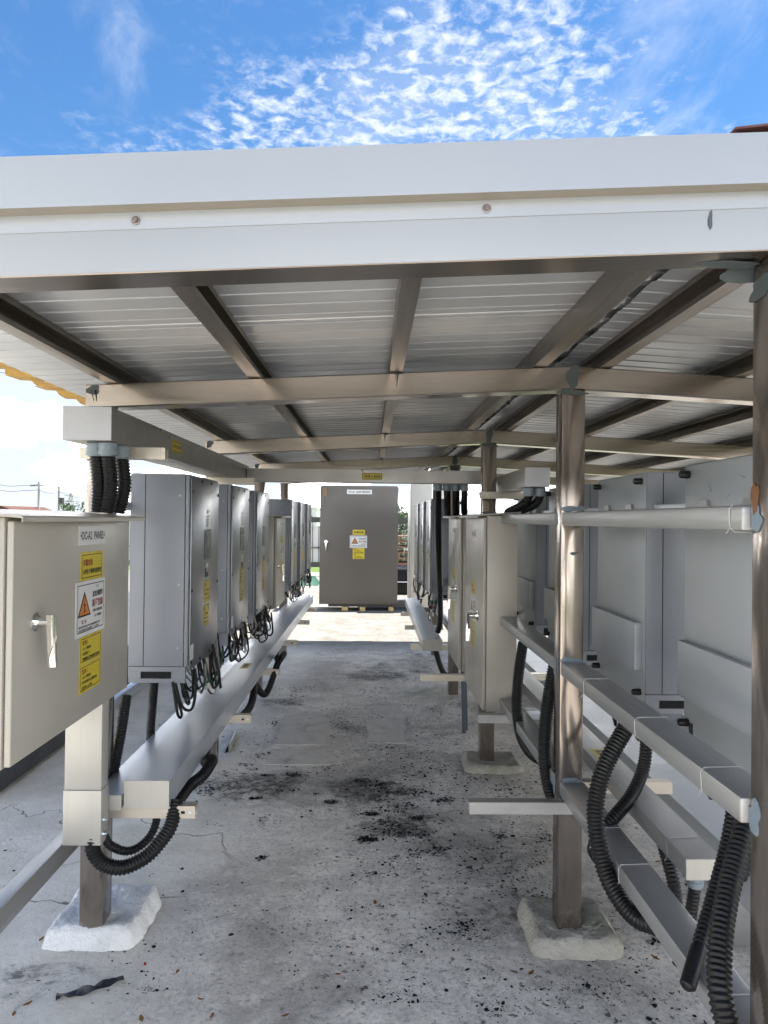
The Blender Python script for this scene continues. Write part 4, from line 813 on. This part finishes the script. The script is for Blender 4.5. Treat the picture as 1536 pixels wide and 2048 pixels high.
hose('corrugated_hose', 'short hose dropping from the narrow tray behind the lower rail', P((1312, 1640, 2.50), (1328, 1695, 2.48), (1346, 1760, 2.42), (1352, 1810, 2.40)), 0.046, 'hoses on the rail side')
hose('corrugated_hose', 'short hose below the cream end cap of the narrow tray', [(0.97, 2.10, 0.622), (0.968, 2.10, 0.56), (0.955, 2.11, 0.45), (0.93, 2.12, 0.33)], 0.036, 'hoses on the rail side', glands=[((0.97, 2.10, 0.6215), (0, 0, -1))])
for k, (xx, lab) in enumerate(((0.487, 'first'), (0.552, 'second'), (0.617, 'third'), (0.680, 'fourth'))):
    e = [(0.60, 6.25, 0.95), (0.60, 5.6, 1.705), (0.66, 5.55, 1.705), (0.72, 5.5, 1.705)][k]
    c = [(xx, 5.22, 1.905), (xx+0.006, 5.25, 1.84), (xx*0.6+e[0]*0.4, 5.22*0.6+e[1]*0.4, 1.77), e] if k else [(xx, 5.22, 1.905), (xx+0.01, 5.30, 1.84), (xx+0.05, 5.70, 1.55), (0.585, 6.05, 1.20), (0.61, 6.2, 0.80), (0.60, 6.3, 0.66)]
    hose('corrugated_hose', f'{lab} of four hoses under the crossing trunk, counted from the AC-A1 cabinet side', c, 0.050, 'hoses under the crossing trunk', glands=[((xx, 5.22, 1.9145), (0, 0, -1))])
for k, (xx, yy) in enumerate(((0.892, 4.02), (0.955, 4.02))):
    hose('corrugated_hose', ['hose dropping from the short overhead trunk, next to the shelter post', 'hose dropping from the short overhead trunk, next to the inverter back'][k], [(xx, yy, 1.83), (xx, yy, 1.79), (xx-0.03, yy+0.03, 1.74), (0.80+0.02*k, yy+0.15, 1.695)], 0.052, 'hoses under the short overhead trunk', glands=[((xx, yy, 1.8395), (0, 0, -1))])
hose('corrugated_hose', 'hose under the end of the dark-topped tray past the cabinets', P((872, 1302, 6.06), (880, 1330, 6.0), (890, 1350, 5.95), (902, 1352, 5.9)), 0.05, 'hoses on the rail side')
for k, dx in enumerate((0, 0.028)):
    tag(obj('conduit_pipe', MB().bar((0.735+dx, 5.52+dx*3, 0.0), (0.715+dx, 5.50+dx*3, 0.555), 0.014, 14), 'pvc_grey', origin=(0.735+dx, 5.52, 0)), ['thin grey upright pipe to the farther cream cabinet, standing nearer its door', 'thin grey upright pipe to the farther cream cabinet, standing nearer the shelter post'][k], 'pipe', 'pipes under the cream cabinets')
tag(obj('white_tube', MB().box(0.80, 1.12, 4.20, 4.25, 0.475, 0.53, 0.006), 'inverter_rear', origin=(0.96, 4.22, 0.475)), 'short pale square tube lying behind the nearer cream cabinet', 'tube')

def bundle(label, c, xs, n, drop, spread, seed, group, sx=1):
    """drooping cable loops under an inverter"""
    rr = random.Random(seed); t = thing('cable_bundle', label, 'cables', c, 0, group, True); c = Vector(c)
    for k in range(n):
        a = c + Vector((rr.uniform(-0.10, 0.02)*sx, rr.uniform(-spread, spread), 0.0)); b = c + Vector((rr.uniform(-0.10, 0.03)*sx, rr.uniform(-1.6*spread, 2.0*spread), rr.uniform(-0.14, -0.02)))
        d = drop*rr.uniform(0.30, 0.95); mid = (a + b)/2
        pts = [a, a + Vector((rr.uniform(-.01, .01), rr.uniform(-.02, .02), -d*0.55)), mid + Vector((rr.uniform(-.02, .03)*sx, rr.uniform(-.03, .03), -d)), b + Vector((rr.uniform(-.01, .02), rr.uniform(-.02, .02), -d*0.5)), b + Vector((-0.02*sx, 0, 0.08))]
        m = rr.choice(['cable_black']*9 + ['cable_grey']*4 + ['cable_green'])
        cb_ = obj('cable', MB().sweep(curve(pts, 0.012), rr.uniform(0.0045, 0.0075) if m != 'cable_grey' else 0.0045, 7), m, t, ang=60)
        if rr.random() < 0.25:
            q = curve(pts, 0.012); i = int(len(q)*0.4); obj('marker_tag', MB().bar(q[i], q[min(i+4, len(q)-1)], 0.0095, 8), rr.choice(['label_white']*5 + ['cable_red']), cb_)
    return t
for k, y in enumerate(YL):
    bundle(f'tangle of black and grey cables drooping below the {order[k]} inverter of the DC-A2 row', (XL+0.02, y + 0.16, 0.94), None, 11 if k < 3 else 7, 0.19, 0.13, 100+k, 'cables under the DC-A2 row')
    if k < 4: bundle(f'second cable tangle at the far corner of the {order[k]} inverter of the DC-A2 row', (XL+0.03, y + 0.50, 0.95), None, 8, 0.20, 0.08, 140+k, 'cables under the DC-A2 row')
for k, y in enumerate(YR):
    bundle(f'cables drooping below the {order[k]} inverter past the cream cabinets', (XR-0.02, y + 0.2, 0.92), None, 6, 0.2, 0.14, 200+k, 'cables past the cream cabinets', -1)
for k, (c, lab) in enumerate((((1.16, 2.42, 0.93), 'cable loop with green wire hanging under the scratched inverter back'), ((1.16, 2.95, 0.93), 'cable loop hanging below the inverter with the raised lower plate'), ((1.16, 3.30, 0.93), 'second cable loop below the inverter with the raised lower plate'), ((1.16, 4.0, 0.93), 'cable loop hanging behind the mossy-footed post'))):
    bundle(lab, c, None, 8, 0.17, 0.07, 300+k, 'cables under the turned inverters', 0.6)
# wire ties round the rails
def tie(x0, x1, y, z0, z1, lab):
    g = 0.002; c_ = 0.007; s_ = 0.012
    pts = [(x0-g, y, z0+c_), (x0-g, y+0.004, z1-c_), (x0+c_, y+0.006, z1+g), (x1-c_, y+s_, z1+g), (x1+g, y+s_, z1-c_), (x1+g, y+0.004, z0+c_), (x1-c_, y, z0-g), (x0+c_, y, z0-g), (x0-g, y, z0+c_)]
    mb = MB()
    for a, b in zip(pts, pts[1:]): mb.bar(a, b, 0.0013, 6)
    mb.bar(pts[0], Vector(pts[0]) + Vector((-0.012, -0.008, -0.012)), 0.0011, 5)
    tag(obj('cable_tie', mb, 'tie_white', origin=(x0, y, z0)), lab, 'tie', 'white wire ties round the rails and trays')
for y in (1.58, 1.98, 2.46): tie(RX-0.045, RX+0.053, y, 1.047, 1.100, 'white wire tie round the middle rail between the corner and mossy-footed posts')
for y in (1.52, 2.10, 2.35): tie(RX-0.045, RX+0.053, y, 0.578, 0.631, 'white wire tie round the lowest rail between the corner and mossy-footed posts')
tie(RX-0.045, RX+0.053, 1.46, 1.634, 1.686, 'white wire tie round the top rail at the corner post')
tie(0.918, 1.022, 2.17, 0.6225, 0.680, 'white wire tie round the narrow tray near its cream end cap')

# ================================================================== FLOOR LITTER
fk = MB(); rr = random.Random(77)
def flake(c, s):
    n = rr.choice((5, 6, 7)); a0 = rr.uniform(0, 6.28); st = rr.uniform(0.35, 1.0); ca_, sa = math.cos(a0), math.sin(a0); vs_ = []
    for i in range(n):
        t = 2*math.pi*i/n; r = s*rr.uniform(0.55, 1.15); u, v = r*math.cos(t), r*st*math.sin(t); vs_.append((c[0] + u*ca_ - v*sa, c[1] + u*sa + v*ca_, 0.0008 + rr.uniform(0.0, 0.45)*s))
    vs_.append((c[0], c[1], 0.0015 + 0.25*s*rr.random())); fk.add(vs_, [(i, (i+1) % n, n) for i in range(n)])
clusters = [(745, 1590, 60, 26, 420), (790, 1640, 60, 24, 420), (720, 1570, 80, 26, 260), (520, 1570, 60, 18, 330), (560, 1400, 34, 14, 190), (440, 1580, 50, 16, 100), (600, 1530, 70, 30, 150), (820, 1690, 90, 45, 420), (900, 1640, 90, 60, 330), (930, 1760, 110, 70, 300), (1000, 1840, 90, 60, 200), (850, 1500, 120, 45, 220), (640, 1430, 80, 30, 120), (700, 1480, 110, 30, 160), (820, 1420, 90, 30, 120), (780, 1330, 80, 18, 90), (500, 1440, 40, 30, 90), (450, 1620, 80, 40, 110), (1040, 1700, 60, 60, 200), (1330, 1800, 120, 60, 260), (1260, 1880, 60, 40, 70), (700, 1780, 190, 90, 90), (520, 1800, 170, 80, 30), (950, 1950, 140, 60, 130), (1150, 1960, 160, 60, 150), (620, 1960, 260, 60, 70), (250, 1950, 200, 60, 40), (330, 1450, 60, 40, 60), (60, 1720, 60, 40, 14), (640, 1290, 60, 10, 50)]
for (cx_, cy_, sx_, sy_, n) in clusters:
    subs = [(rr.gauss(cx_, sx_*0.95), rr.gauss(cy_, sy_*0.95), rr.uniform(0.06, 0.38), rr.random()**1.5) for _ in range(9)]
    for _ in range(int(n*3.0)):
        q_ = rr.choices(subs, [w[3] for w in subs])[0]
        g = gx(rr.gauss(q_[0], sx_*q_[2]*1.5), min(2300, max(1285, rr.gauss(q_[1], sy_*q_[2])))); s = min(0.013, 0.0017*math.exp(abs(rr.gauss(0, 0.78)))*(g.y/2.6)**0.5)
        flake((g.x, g.y), s)
o = obj('moss_flakes', fk, 'moss_flake', smooth=False); tag(o, 'black dried moss flakes scattered over the concrete floor', 'moss', kind='stuff')
pb = MB()
for _ in range(260):
    g = gx(rr.uniform(200, 1500), rr.uniform(1560, 2040)); s = rr.uniform(0.0012, 0.0042); vs_ = []
    for i in range(5): t = 1.2566*i; vs_.append((g.x + s*math.cos(t)*rr.uniform(.7, 1.2), g.y + s*math.sin(t)*rr.uniform(.7, 1.2), 0.0))
    vs_.append((g.x, g.y, s*1.1)); pb.add(vs_, [(i, (i+1) % 5, 5) for i in range(5)])
tag(obj('grit', pb, 'pebble', smooth=False), 'fine pale grit lying on the concrete floor', 'grit', kind='stuff')
def leaf(x, y, s, seed, m='dry_leaf', lab='small curled orange-brown dry leaf lying on the concrete floor', cat='leaf', name='dry_leaf', grp='dry leaves on the floor'):
    r_ = random.Random(seed); g = gx(x, y); mb = MB(); a = r_.uniform(0, 6.28); L_ = 7; vs_ = []; fs = []
    for i in range(L_):
        t = i/(L_-1); w_ = s*0.42*math.sin(math.pi*min(1, t*0.93 + 0.05))**0.8*r_.uniform(0.7, 1.2); u = (t-0.5)*2*s; cur = s*0.55*(t-0.5)**2*2
        for k in (-1, 0, 1): v = k*w_; vs_.append((g.x + u*math.cos(a) - v*math.sin(a), g.y + u*math.sin(a) + v*math.cos(a), 0.002 + cur*r_.uniform(.7, 1.2) + abs(k)*w_*0.5*r_.uniform(0.5, 1.2)))
    for i in range(L_-1):
        for k in (0, 1): fs.append((i*3+k, i*3+k+1, i*3+k+4, i*3+k+3))
    mb.add(vs_, fs); tag(obj(name, mb, m, origin=(g.x, g.y, 0), ang=80), lab, cat, grp)
for k, (x, y, s) in enumerate(((1310, 1918, 0.019), (1062, 1948, 0.018), (1028, 1945, 0.012), (355, 1945, 0.013), (83, 1880, 0.016), (55, 2010, 0.016), (28, 2030, 0.014), (283, 2040, 0.018), (424, 2034, 0.015), (402, 2000, 0.014), (570, 2033, 0.016), (697, 1896, 0.012), (676, 1950, 0.012), (750, 1807, 0.018), (790, 1832, 0.012), (855, 1775, 0.010), (470, 1813, 0.010), (1315, 1725, 0.016), (995, 1765, 0.012))): leaf(x, y, s, k)
leaf(290, 1930, 0.012, 60, 'red_bit', 'tiny bright red scrap on the floor near the white footing', 'scrap', 'red_scrap', None)
# torn dark plastic strip
ps = MB(); c = [gx(*q) for q in ((112, 2000), (145, 1993), (180, 1985), (215, 1973), (247, 1962))]; path = curve([Vector((p.x, p.y, 0.012)) for p in c], 0.008); vs_ = []; fs = []
for i, p in enumerate(path):
    t = i/(len(path)-1); w_ = 0.022*(1 - 0.45*math.sin(math.pi*t)) if t < 0.8 else 0.014
    d = (path[min(i+1, len(path)-1)] - path[max(i-1, 0)]).normalized(); nrm = Vector((-d.y, d.x, 0))
    for k in range(5):
        q = (k-2)/2; f = 0.006*math.sin(k*2.1 + t*9) + 0.006*math.sin(t*14 + k) + (0.012 if k == 2 else 0.004)
        vs_.append(p + nrm*(q*w_) + Vector((0, 0, f - 0.006 if f > -0.004 else -0.008)))
for i in range(len(path)-1):
    for k in range(4): fs.append((i*5+k, i*5+k+1, i*5+k+6, i*5+k+5))
tag(obj('plastic_strip', ps.add(vs_, fs), 'plastic_strip', origin=(c[2].x, c[2].y, 0), ang=80), 'crumpled strip of dark plastic lying on the floor below the white footing', 'plastic strip')
g0, g1 = gx(458, 1505), gx(474, 1470)
oc = MB(); d = (g1 - g0).normalized(); nrm = Vector((-d.y, d.x, 0)); 
oc.add([g0, g1, g1 + Vector((0, 0, 0.05)), g0 + Vector((0, 0, 0.05)), g0 + nrm*0.003, g1 + nrm*0.003, g1 + nrm*0.003 + Vector((0, 0, 0.05)), g0 + nrm*0.003 + Vector((0, 0, 0.05)), g0 + nrm*0.03, g1 + nrm*0.03, g1 + nrm*0.03 + Vector((0, 0, 0.003)), g0 + nrm*0.03 + Vector((0, 0, 0.003))],
       [(0,1,2,3), (7,6,5,4), (3,2,6,7), (0,3,7,4), (1,5,6,2), (4,5,9,8), (8,9,10,11)])
tag(obj('metal_offcut', oc, 'galvanised', origin=g0, smooth=False), 'short angled metal offcut lying on the floor beside the bright tray', 'offcut')

# ================================================================== AROUND THE SHELTER
bx = thing('dark_equipment_box', 'long low dark grey box on the floor left of the DC-A2 panel', 'box', (-2.4, 5.5, 0), 0, None, True)
obj('box_body', MB().box(-2.75, -2.16, 4.15, 8.2, 0.03, 0.75, 0.01), 'box_dark', bx); obj('box_lid', MB().box(-2.77, -2.14, 4.13, 8.22, 0.752, 0.79, 0.01), 'box_dark', bx)
for y in (4.35, 6.1, 8.0): obj('box_foot', MB().box(-2.70, -2.20, y-0.05, y+0.05, 0.0, 0.0295), 'box_dark', bx)
# cream cabinet standing beyond the right-hand inverters
cc_, dr = cabinet('electrical_cabinet', 'tall pale cream cabinet standing right beside the AC-A1 cabinet', (0.70, 12.75 + 0.9, 0.08), math.pi, 0.6, 0.9, 2.35, 'cream_duct')
l_handle(cc_, (0, 0.12, 1.0), (1, 0, 0), 1.4)
obj('plinth', MB().box(-0.58, -0.02, 0.02, 0.88, -0.08, -0.0005), 'rail_dark', cc_)
# low cross tray behind the AC cabinet
tray('cable_tray', 'pale low cable tray crossing the floor at the feet of the AC-A1 cabinet', 'cable tray', -0.75, 0.66, 13.45, 13.65, 0.0, 0.12, 'cream_duct', 'cream_duct', 0.8, None, 'x')
# black wrapped bundle, pallets and railing at the roof edge
bk = thing('wrapped_bundle', 'black wrapped bundle with a pale strap lying right of the AC-A1 cabinet', 'bundle', (1.1, 16.0, 0), 0, None, True)
obj('wrap', MB().box(0.45, 1.9, 15.6, 16.3, 0.0, 0.27, 0.04, 3), 'tarp_black', bk); obj('wrap', MB().box(0.42, 1.95, 15.62, 16.3, 0.29, 0.58, 0.05, 3), 'tarp_black', bk); obj('strap', MB().box(0.45, 1.9, 15.58, 16.25, 0.271, 0.289), 'label_white', bk)
def pallet(x, y, z, label):
    t = thing('wooden_pallet', label, 'pallet', (x, y, z), 0, 'pallets stacked behind the AC-A1 cabinet')
    for i in range(6): obj('deck_board', MB().box(0, 1.1, i*0.17, i*0.17+0.11, 0.115, 0.137), 'pallet_wood', t, smooth=False)
    for i in range(3): obj('block', MB().box(0.0+0.5*i, 0.1+0.5*i, 0.0, 0.96, 0.0225, 0.1145), 'pallet_wood', t, smooth=False)
    for i in range(3): obj('bottom_board', MB().box(0, 1.1, i*0.43, i*0.43+0.1, 0.0, 0.022), 'pallet_wood', t, smooth=False)
for k in range(9): pallet(0.52 + 0.05*((k*7) % 3), 17.6, 0.0 + 0.1385*k, f'reddish-brown wooden pallet, {["bottom", "second", "third", "fourth", "fifth", "sixth", "seventh", "eighth", "top"][k]} of the stack behind the AC-A1 cabinet')
rl = thing('roof_railing', 'dark metal railing with thin bars along the far roof edge', 'railing', (0, 20.5, 0), 0, None, True)
obj('top_rail', MB().box(-8, 10, 20.45, 20.55, 1.545, 1.70), 'rail_dark', rl, smooth=False); obj('bottom_rail', MB().box(-8, 10, 20.46, 20.54, 0.26, 0.40), 'rail_dark', rl, smooth=False); obj('middle_rail', MB().box(-8, 10, 20.47, 20.53, 0.80, 0.83), 'rail_dark', rl, smooth=False)
obj('infill_sheet', MB().box(-7.9, -0.35, 20.53, 20.545, 0.41, 1.44), 'panel_pale', rl, smooth=False)
for i in range(10): obj('railing_post', MB().box(-8+1.95*i, -7.93+1.95*i, 20.47, 20.53, 0.0, 1.545), 'rail_dark', rl, smooth=False)
bars = MB()
for i in range(100): bars.box(-8+0.18*i, -7.982+0.18*i, 20.49, 20.51, 0.40, 1.545)
ob = obj('railing_bars', bars, 'rail_dark', rl, smooth=False); ob['kind'] = 'stuff'
gt = thing('green_tarp', 'crumpled green tarp with yellow crate on the floor left of the AC-A1 cabinet', 'tarp', (-1.9, 18.0, 0), 0, None, True)
tm = MB(); bm = bmesh.new(); bmesh.ops.create_grid(bm, x_segments=14, y_segments=8, size=1.0); q = random.Random(4)
for v in bm.verts: v.co = Vector((-2.2 + v.co.x*0.9, 18.0 + v.co.y*0.5, (0.05 + q.uniform(0, 0.14)) if max(abs(v.co.x), abs(v.co.y)) < 0.95 else 0.0))
bm.verts.index_update(); tm.add([v.co for v in bm.verts], [[v.index for v in f.verts] for f in bm.faces]); bm.free()
obj('tarp_sheet', tm, 'tarp_green', gt); 
tag(obj('crate', MB().box(-2.0, -1.7, 17.7, 18.0, 0.12, 0.36, 0.01), 'block_wood', origin=(-1.85, 17.85, 0.12)), 'small yellowish crate on the crumpled green tarp', 'crate')
# field across the way, trees, houses, poles
def tree(label, x, y, h, r, seed, palm=False):
    q = random.Random(seed); t = thing('tree', label, 'tree', (x, y, -6.5), 0, 'trees beyond the roof edge'); th = h*0.45
    obj('trunk', MB().bar((0, 0, 0), (0.1*r, 0, th), 0.05*h*0.5, 8, 0.02*h), 'bark', t)
    lm = MB()
    for _ in range(9):
        a = q.uniform(0, 6.28); lm.bar((0.1*r, 0, th*0.8), (r*0.6*math.cos(a), r*0.6*math.sin(a), th + q.uniform(0.2, 0.8)*(h-th)), 0.012*h, 5, 0.004*h)
    obj('limbs', lm, 'bark', t); cm = MB(); cl = [(q.gauss(0, r*0.4), q.gauss(0, r*0.4), th + (h-th)*q.uniform(0.15, 0.95), r*q.uniform(0.25, 0.45)) for _ in range(14)]
    for (cx_, cy_, cz_, cr_) in cl:
        for _ in range(110):
            d = Vector((q.gauss(0, 1), q.gauss(0, 1), q.gauss(0, 1))).normalized()*cr_*q.uniform(0.5, 1.05); p = Vector((cx_, cy_, cz_)) + d; s = r*q.uniform(0.04, 0.09)
            u = Vector((q.gauss(0, 1), q.gauss(0, 1), q.gauss(0, 1))).normalized(); w_ = u.orthogonal().normalized(); cm.add([p - u*s, p + w_*s*0.5, p + u*s, p - w_*s*0.5], [(0, 1, 2, 3)])
    obj('crown', cm, 'leaf_green', t, smooth=False)
pt = px(806, 1022, 46); tree('bushy green tree showing just right of the AC-A1 cabinet', pt.x - 0.2, 46, 9.0, 1.7, 1)
pt = px(793, 1015, 60); tree('tall tree mostly hidden by the AC-A1 cabinet', pt.x, 60, 9.6, 1.5, 2)
pt = px(165, 1006, 70); tree('round tree behind the hoses left of the shelter', pt.x, 70, 9.6, 2.0, 3)
def house(label, x0, x1, y, top, ridge, wall, roof, seed):
    t = thing('house', label, 'house', ((x0+x1)/2, y, -6.5), 0, 'houses beyond the roof edge', True); D_ = 9
    obj('wall', MB().box(x0, x1, y, y+D_, -6.5, top), wall, t, smooth=False); xm = (x0+x1)/2
    if ridge > 0: obj('roof', MB().prism([(x0-0.4, top+0.01), (x1+0.4, top+0.01), (xm, top+ridge)], 'y', y-0.4, y+D_+0.4), roof, t, smooth=False)
    else: obj('roof', MB().box(x0-0.2, x1+0.2, y-0.2, y+D_+0.2, top+0.01, top+0.4), roof, t, smooth=False)
    n = max(2, int((x1-x0)/2.6))
    for i in range(n):
        for z in (-5.2, -2.0, 1.0):
            if z + 1.4 < top: w_ = obj('window', MB().box(x0 + (x1-x0)*(i+0.3)/n, x0 + (x1-x0)*(i+0.7)/n, y-0.06, y+0.05, z, z+1.3), 'window_dark', t, smooth=False)
a, b = px(-60, 1003, 75), px(70, 993, 75); house('house with dark red gabled roof beyond the DC-A2 panel', a.x, b.x, 75, a.z - 1.75, 1.35, 'house_wall', 'roof_red', 1)
a, b = px(590, 1030, 150), px(634, 1018, 150); house('distant white flat-roofed house left of the AC-A1 cabinet', a.x - 8, b.x, 150, b.z, 0, 'house_white', 'house_white', 2)
a, b = px(800, 1032, 130), px(840, 1032, 130); house('distant low house with red roof right of the AC-A1 cabinet', a.x - 2, b.x + 8, 130, a.z + 0.2, 0.8, 'house_wall', 'roof_red', 3)
def pole(x, y0, Y, lab, arms=True):
    p = px(x, y0, Y); t = thing('utility_pole', lab, 'pole', (p.x, Y, -6.5), 0, 'utility poles over the fields', True)
    obj('shaft', MB().bar((p.x, Y, -6.5), (p.x, Y, p.z), 0.20, 8, 0.12), 'pole_concrete', t); obj('crossarm', MB().box(p.x-1.0, p.x+1.0, Y-0.05, Y+0.05, p.z-0.5, p.z-0.36), 'pole_concrete', t)
    if arms: obj('transformer', MB().bar((p.x+0.4, Y, p.z-2.6), (p.x+0.4, Y, p.z-1.7), 0.3, 10), 'rail_dark', t)
    return p
q1 = pole(78, 964, 82, 'bare utility pole over the fields, next to the dark red roof', False); q2 = pole(118, 969, 92, 'utility pole with a dark transformer over the fields'); q3 = pole(184, 985, 110, 'utility pole half hidden by the shelter post', False)
q0 = px(-40, 958, 80)
for k, dz in enumerate((0, -0.6)):
    for a, b in ((q0, q1), (q1, q2), (q2, q3)):
        m_ = (a + b)/2 - Vector((0, 0, 0.35)); e = Vector((0, 0, -0.3 + dz)); tag(obj('power_line', MB().sweep(curve([a + e, m_ + e, b + e], 3.0), 0.03, 5), 'rail_dark', origin=a), 'thin dark power line strung between the utility poles', 'power line', 'power lines between the poles')
py = px(142, 986, 260); pyl = MB()
for sx_ in (-1, 1):
    for sy_ in (-1, 1): pyl.bar((py.x + 2.2*sx_, 260 + 2.2*sy_, -6.5), (py.x + 0.25*sx_, 260 + 0.25*sy_, py.z), 0.14, 4)
for k in range(8):
    f = k/8; w_ = 2.2 - 1.95*f; z = -6.5 + (py.z + 6.5)*f; z2 = -6.5 + (py.z + 6.5)*(k+1)/8; w2 = 2.2 - 1.95*(k+1)/8
    pyl.bar((py.x - w_, 260, z), (py.x + w2, 260, z2), 0.09, 4); pyl.bar((py.x + w_, 260, z), (py.x - w2, 260, z2), 0.09, 4)
for dz in (1.0, 3.0, 5.0): pyl.bar((py.x - 2.6, 260, py.z - dz), (py.x + 2.6, 260, py.z - dz), 0.12, 4)
tag(obj('pylon', pyl, 'pole_concrete', origin=(py.x, 260, -6.5)), 'faint lattice power pylon far beyond the fields', 'pylon')
# power line passing close overhead left of the roof
a, b = px(-60, 742, 9), px(120, 752, 14)
tag(obj('power_line', MB().sweep(curve([a, (a + b)/2, b], 0.5), 0.006, 5), 'rail_dark', origin=a), 'dark wire passing beyond the foam-edged eave', 'wire')
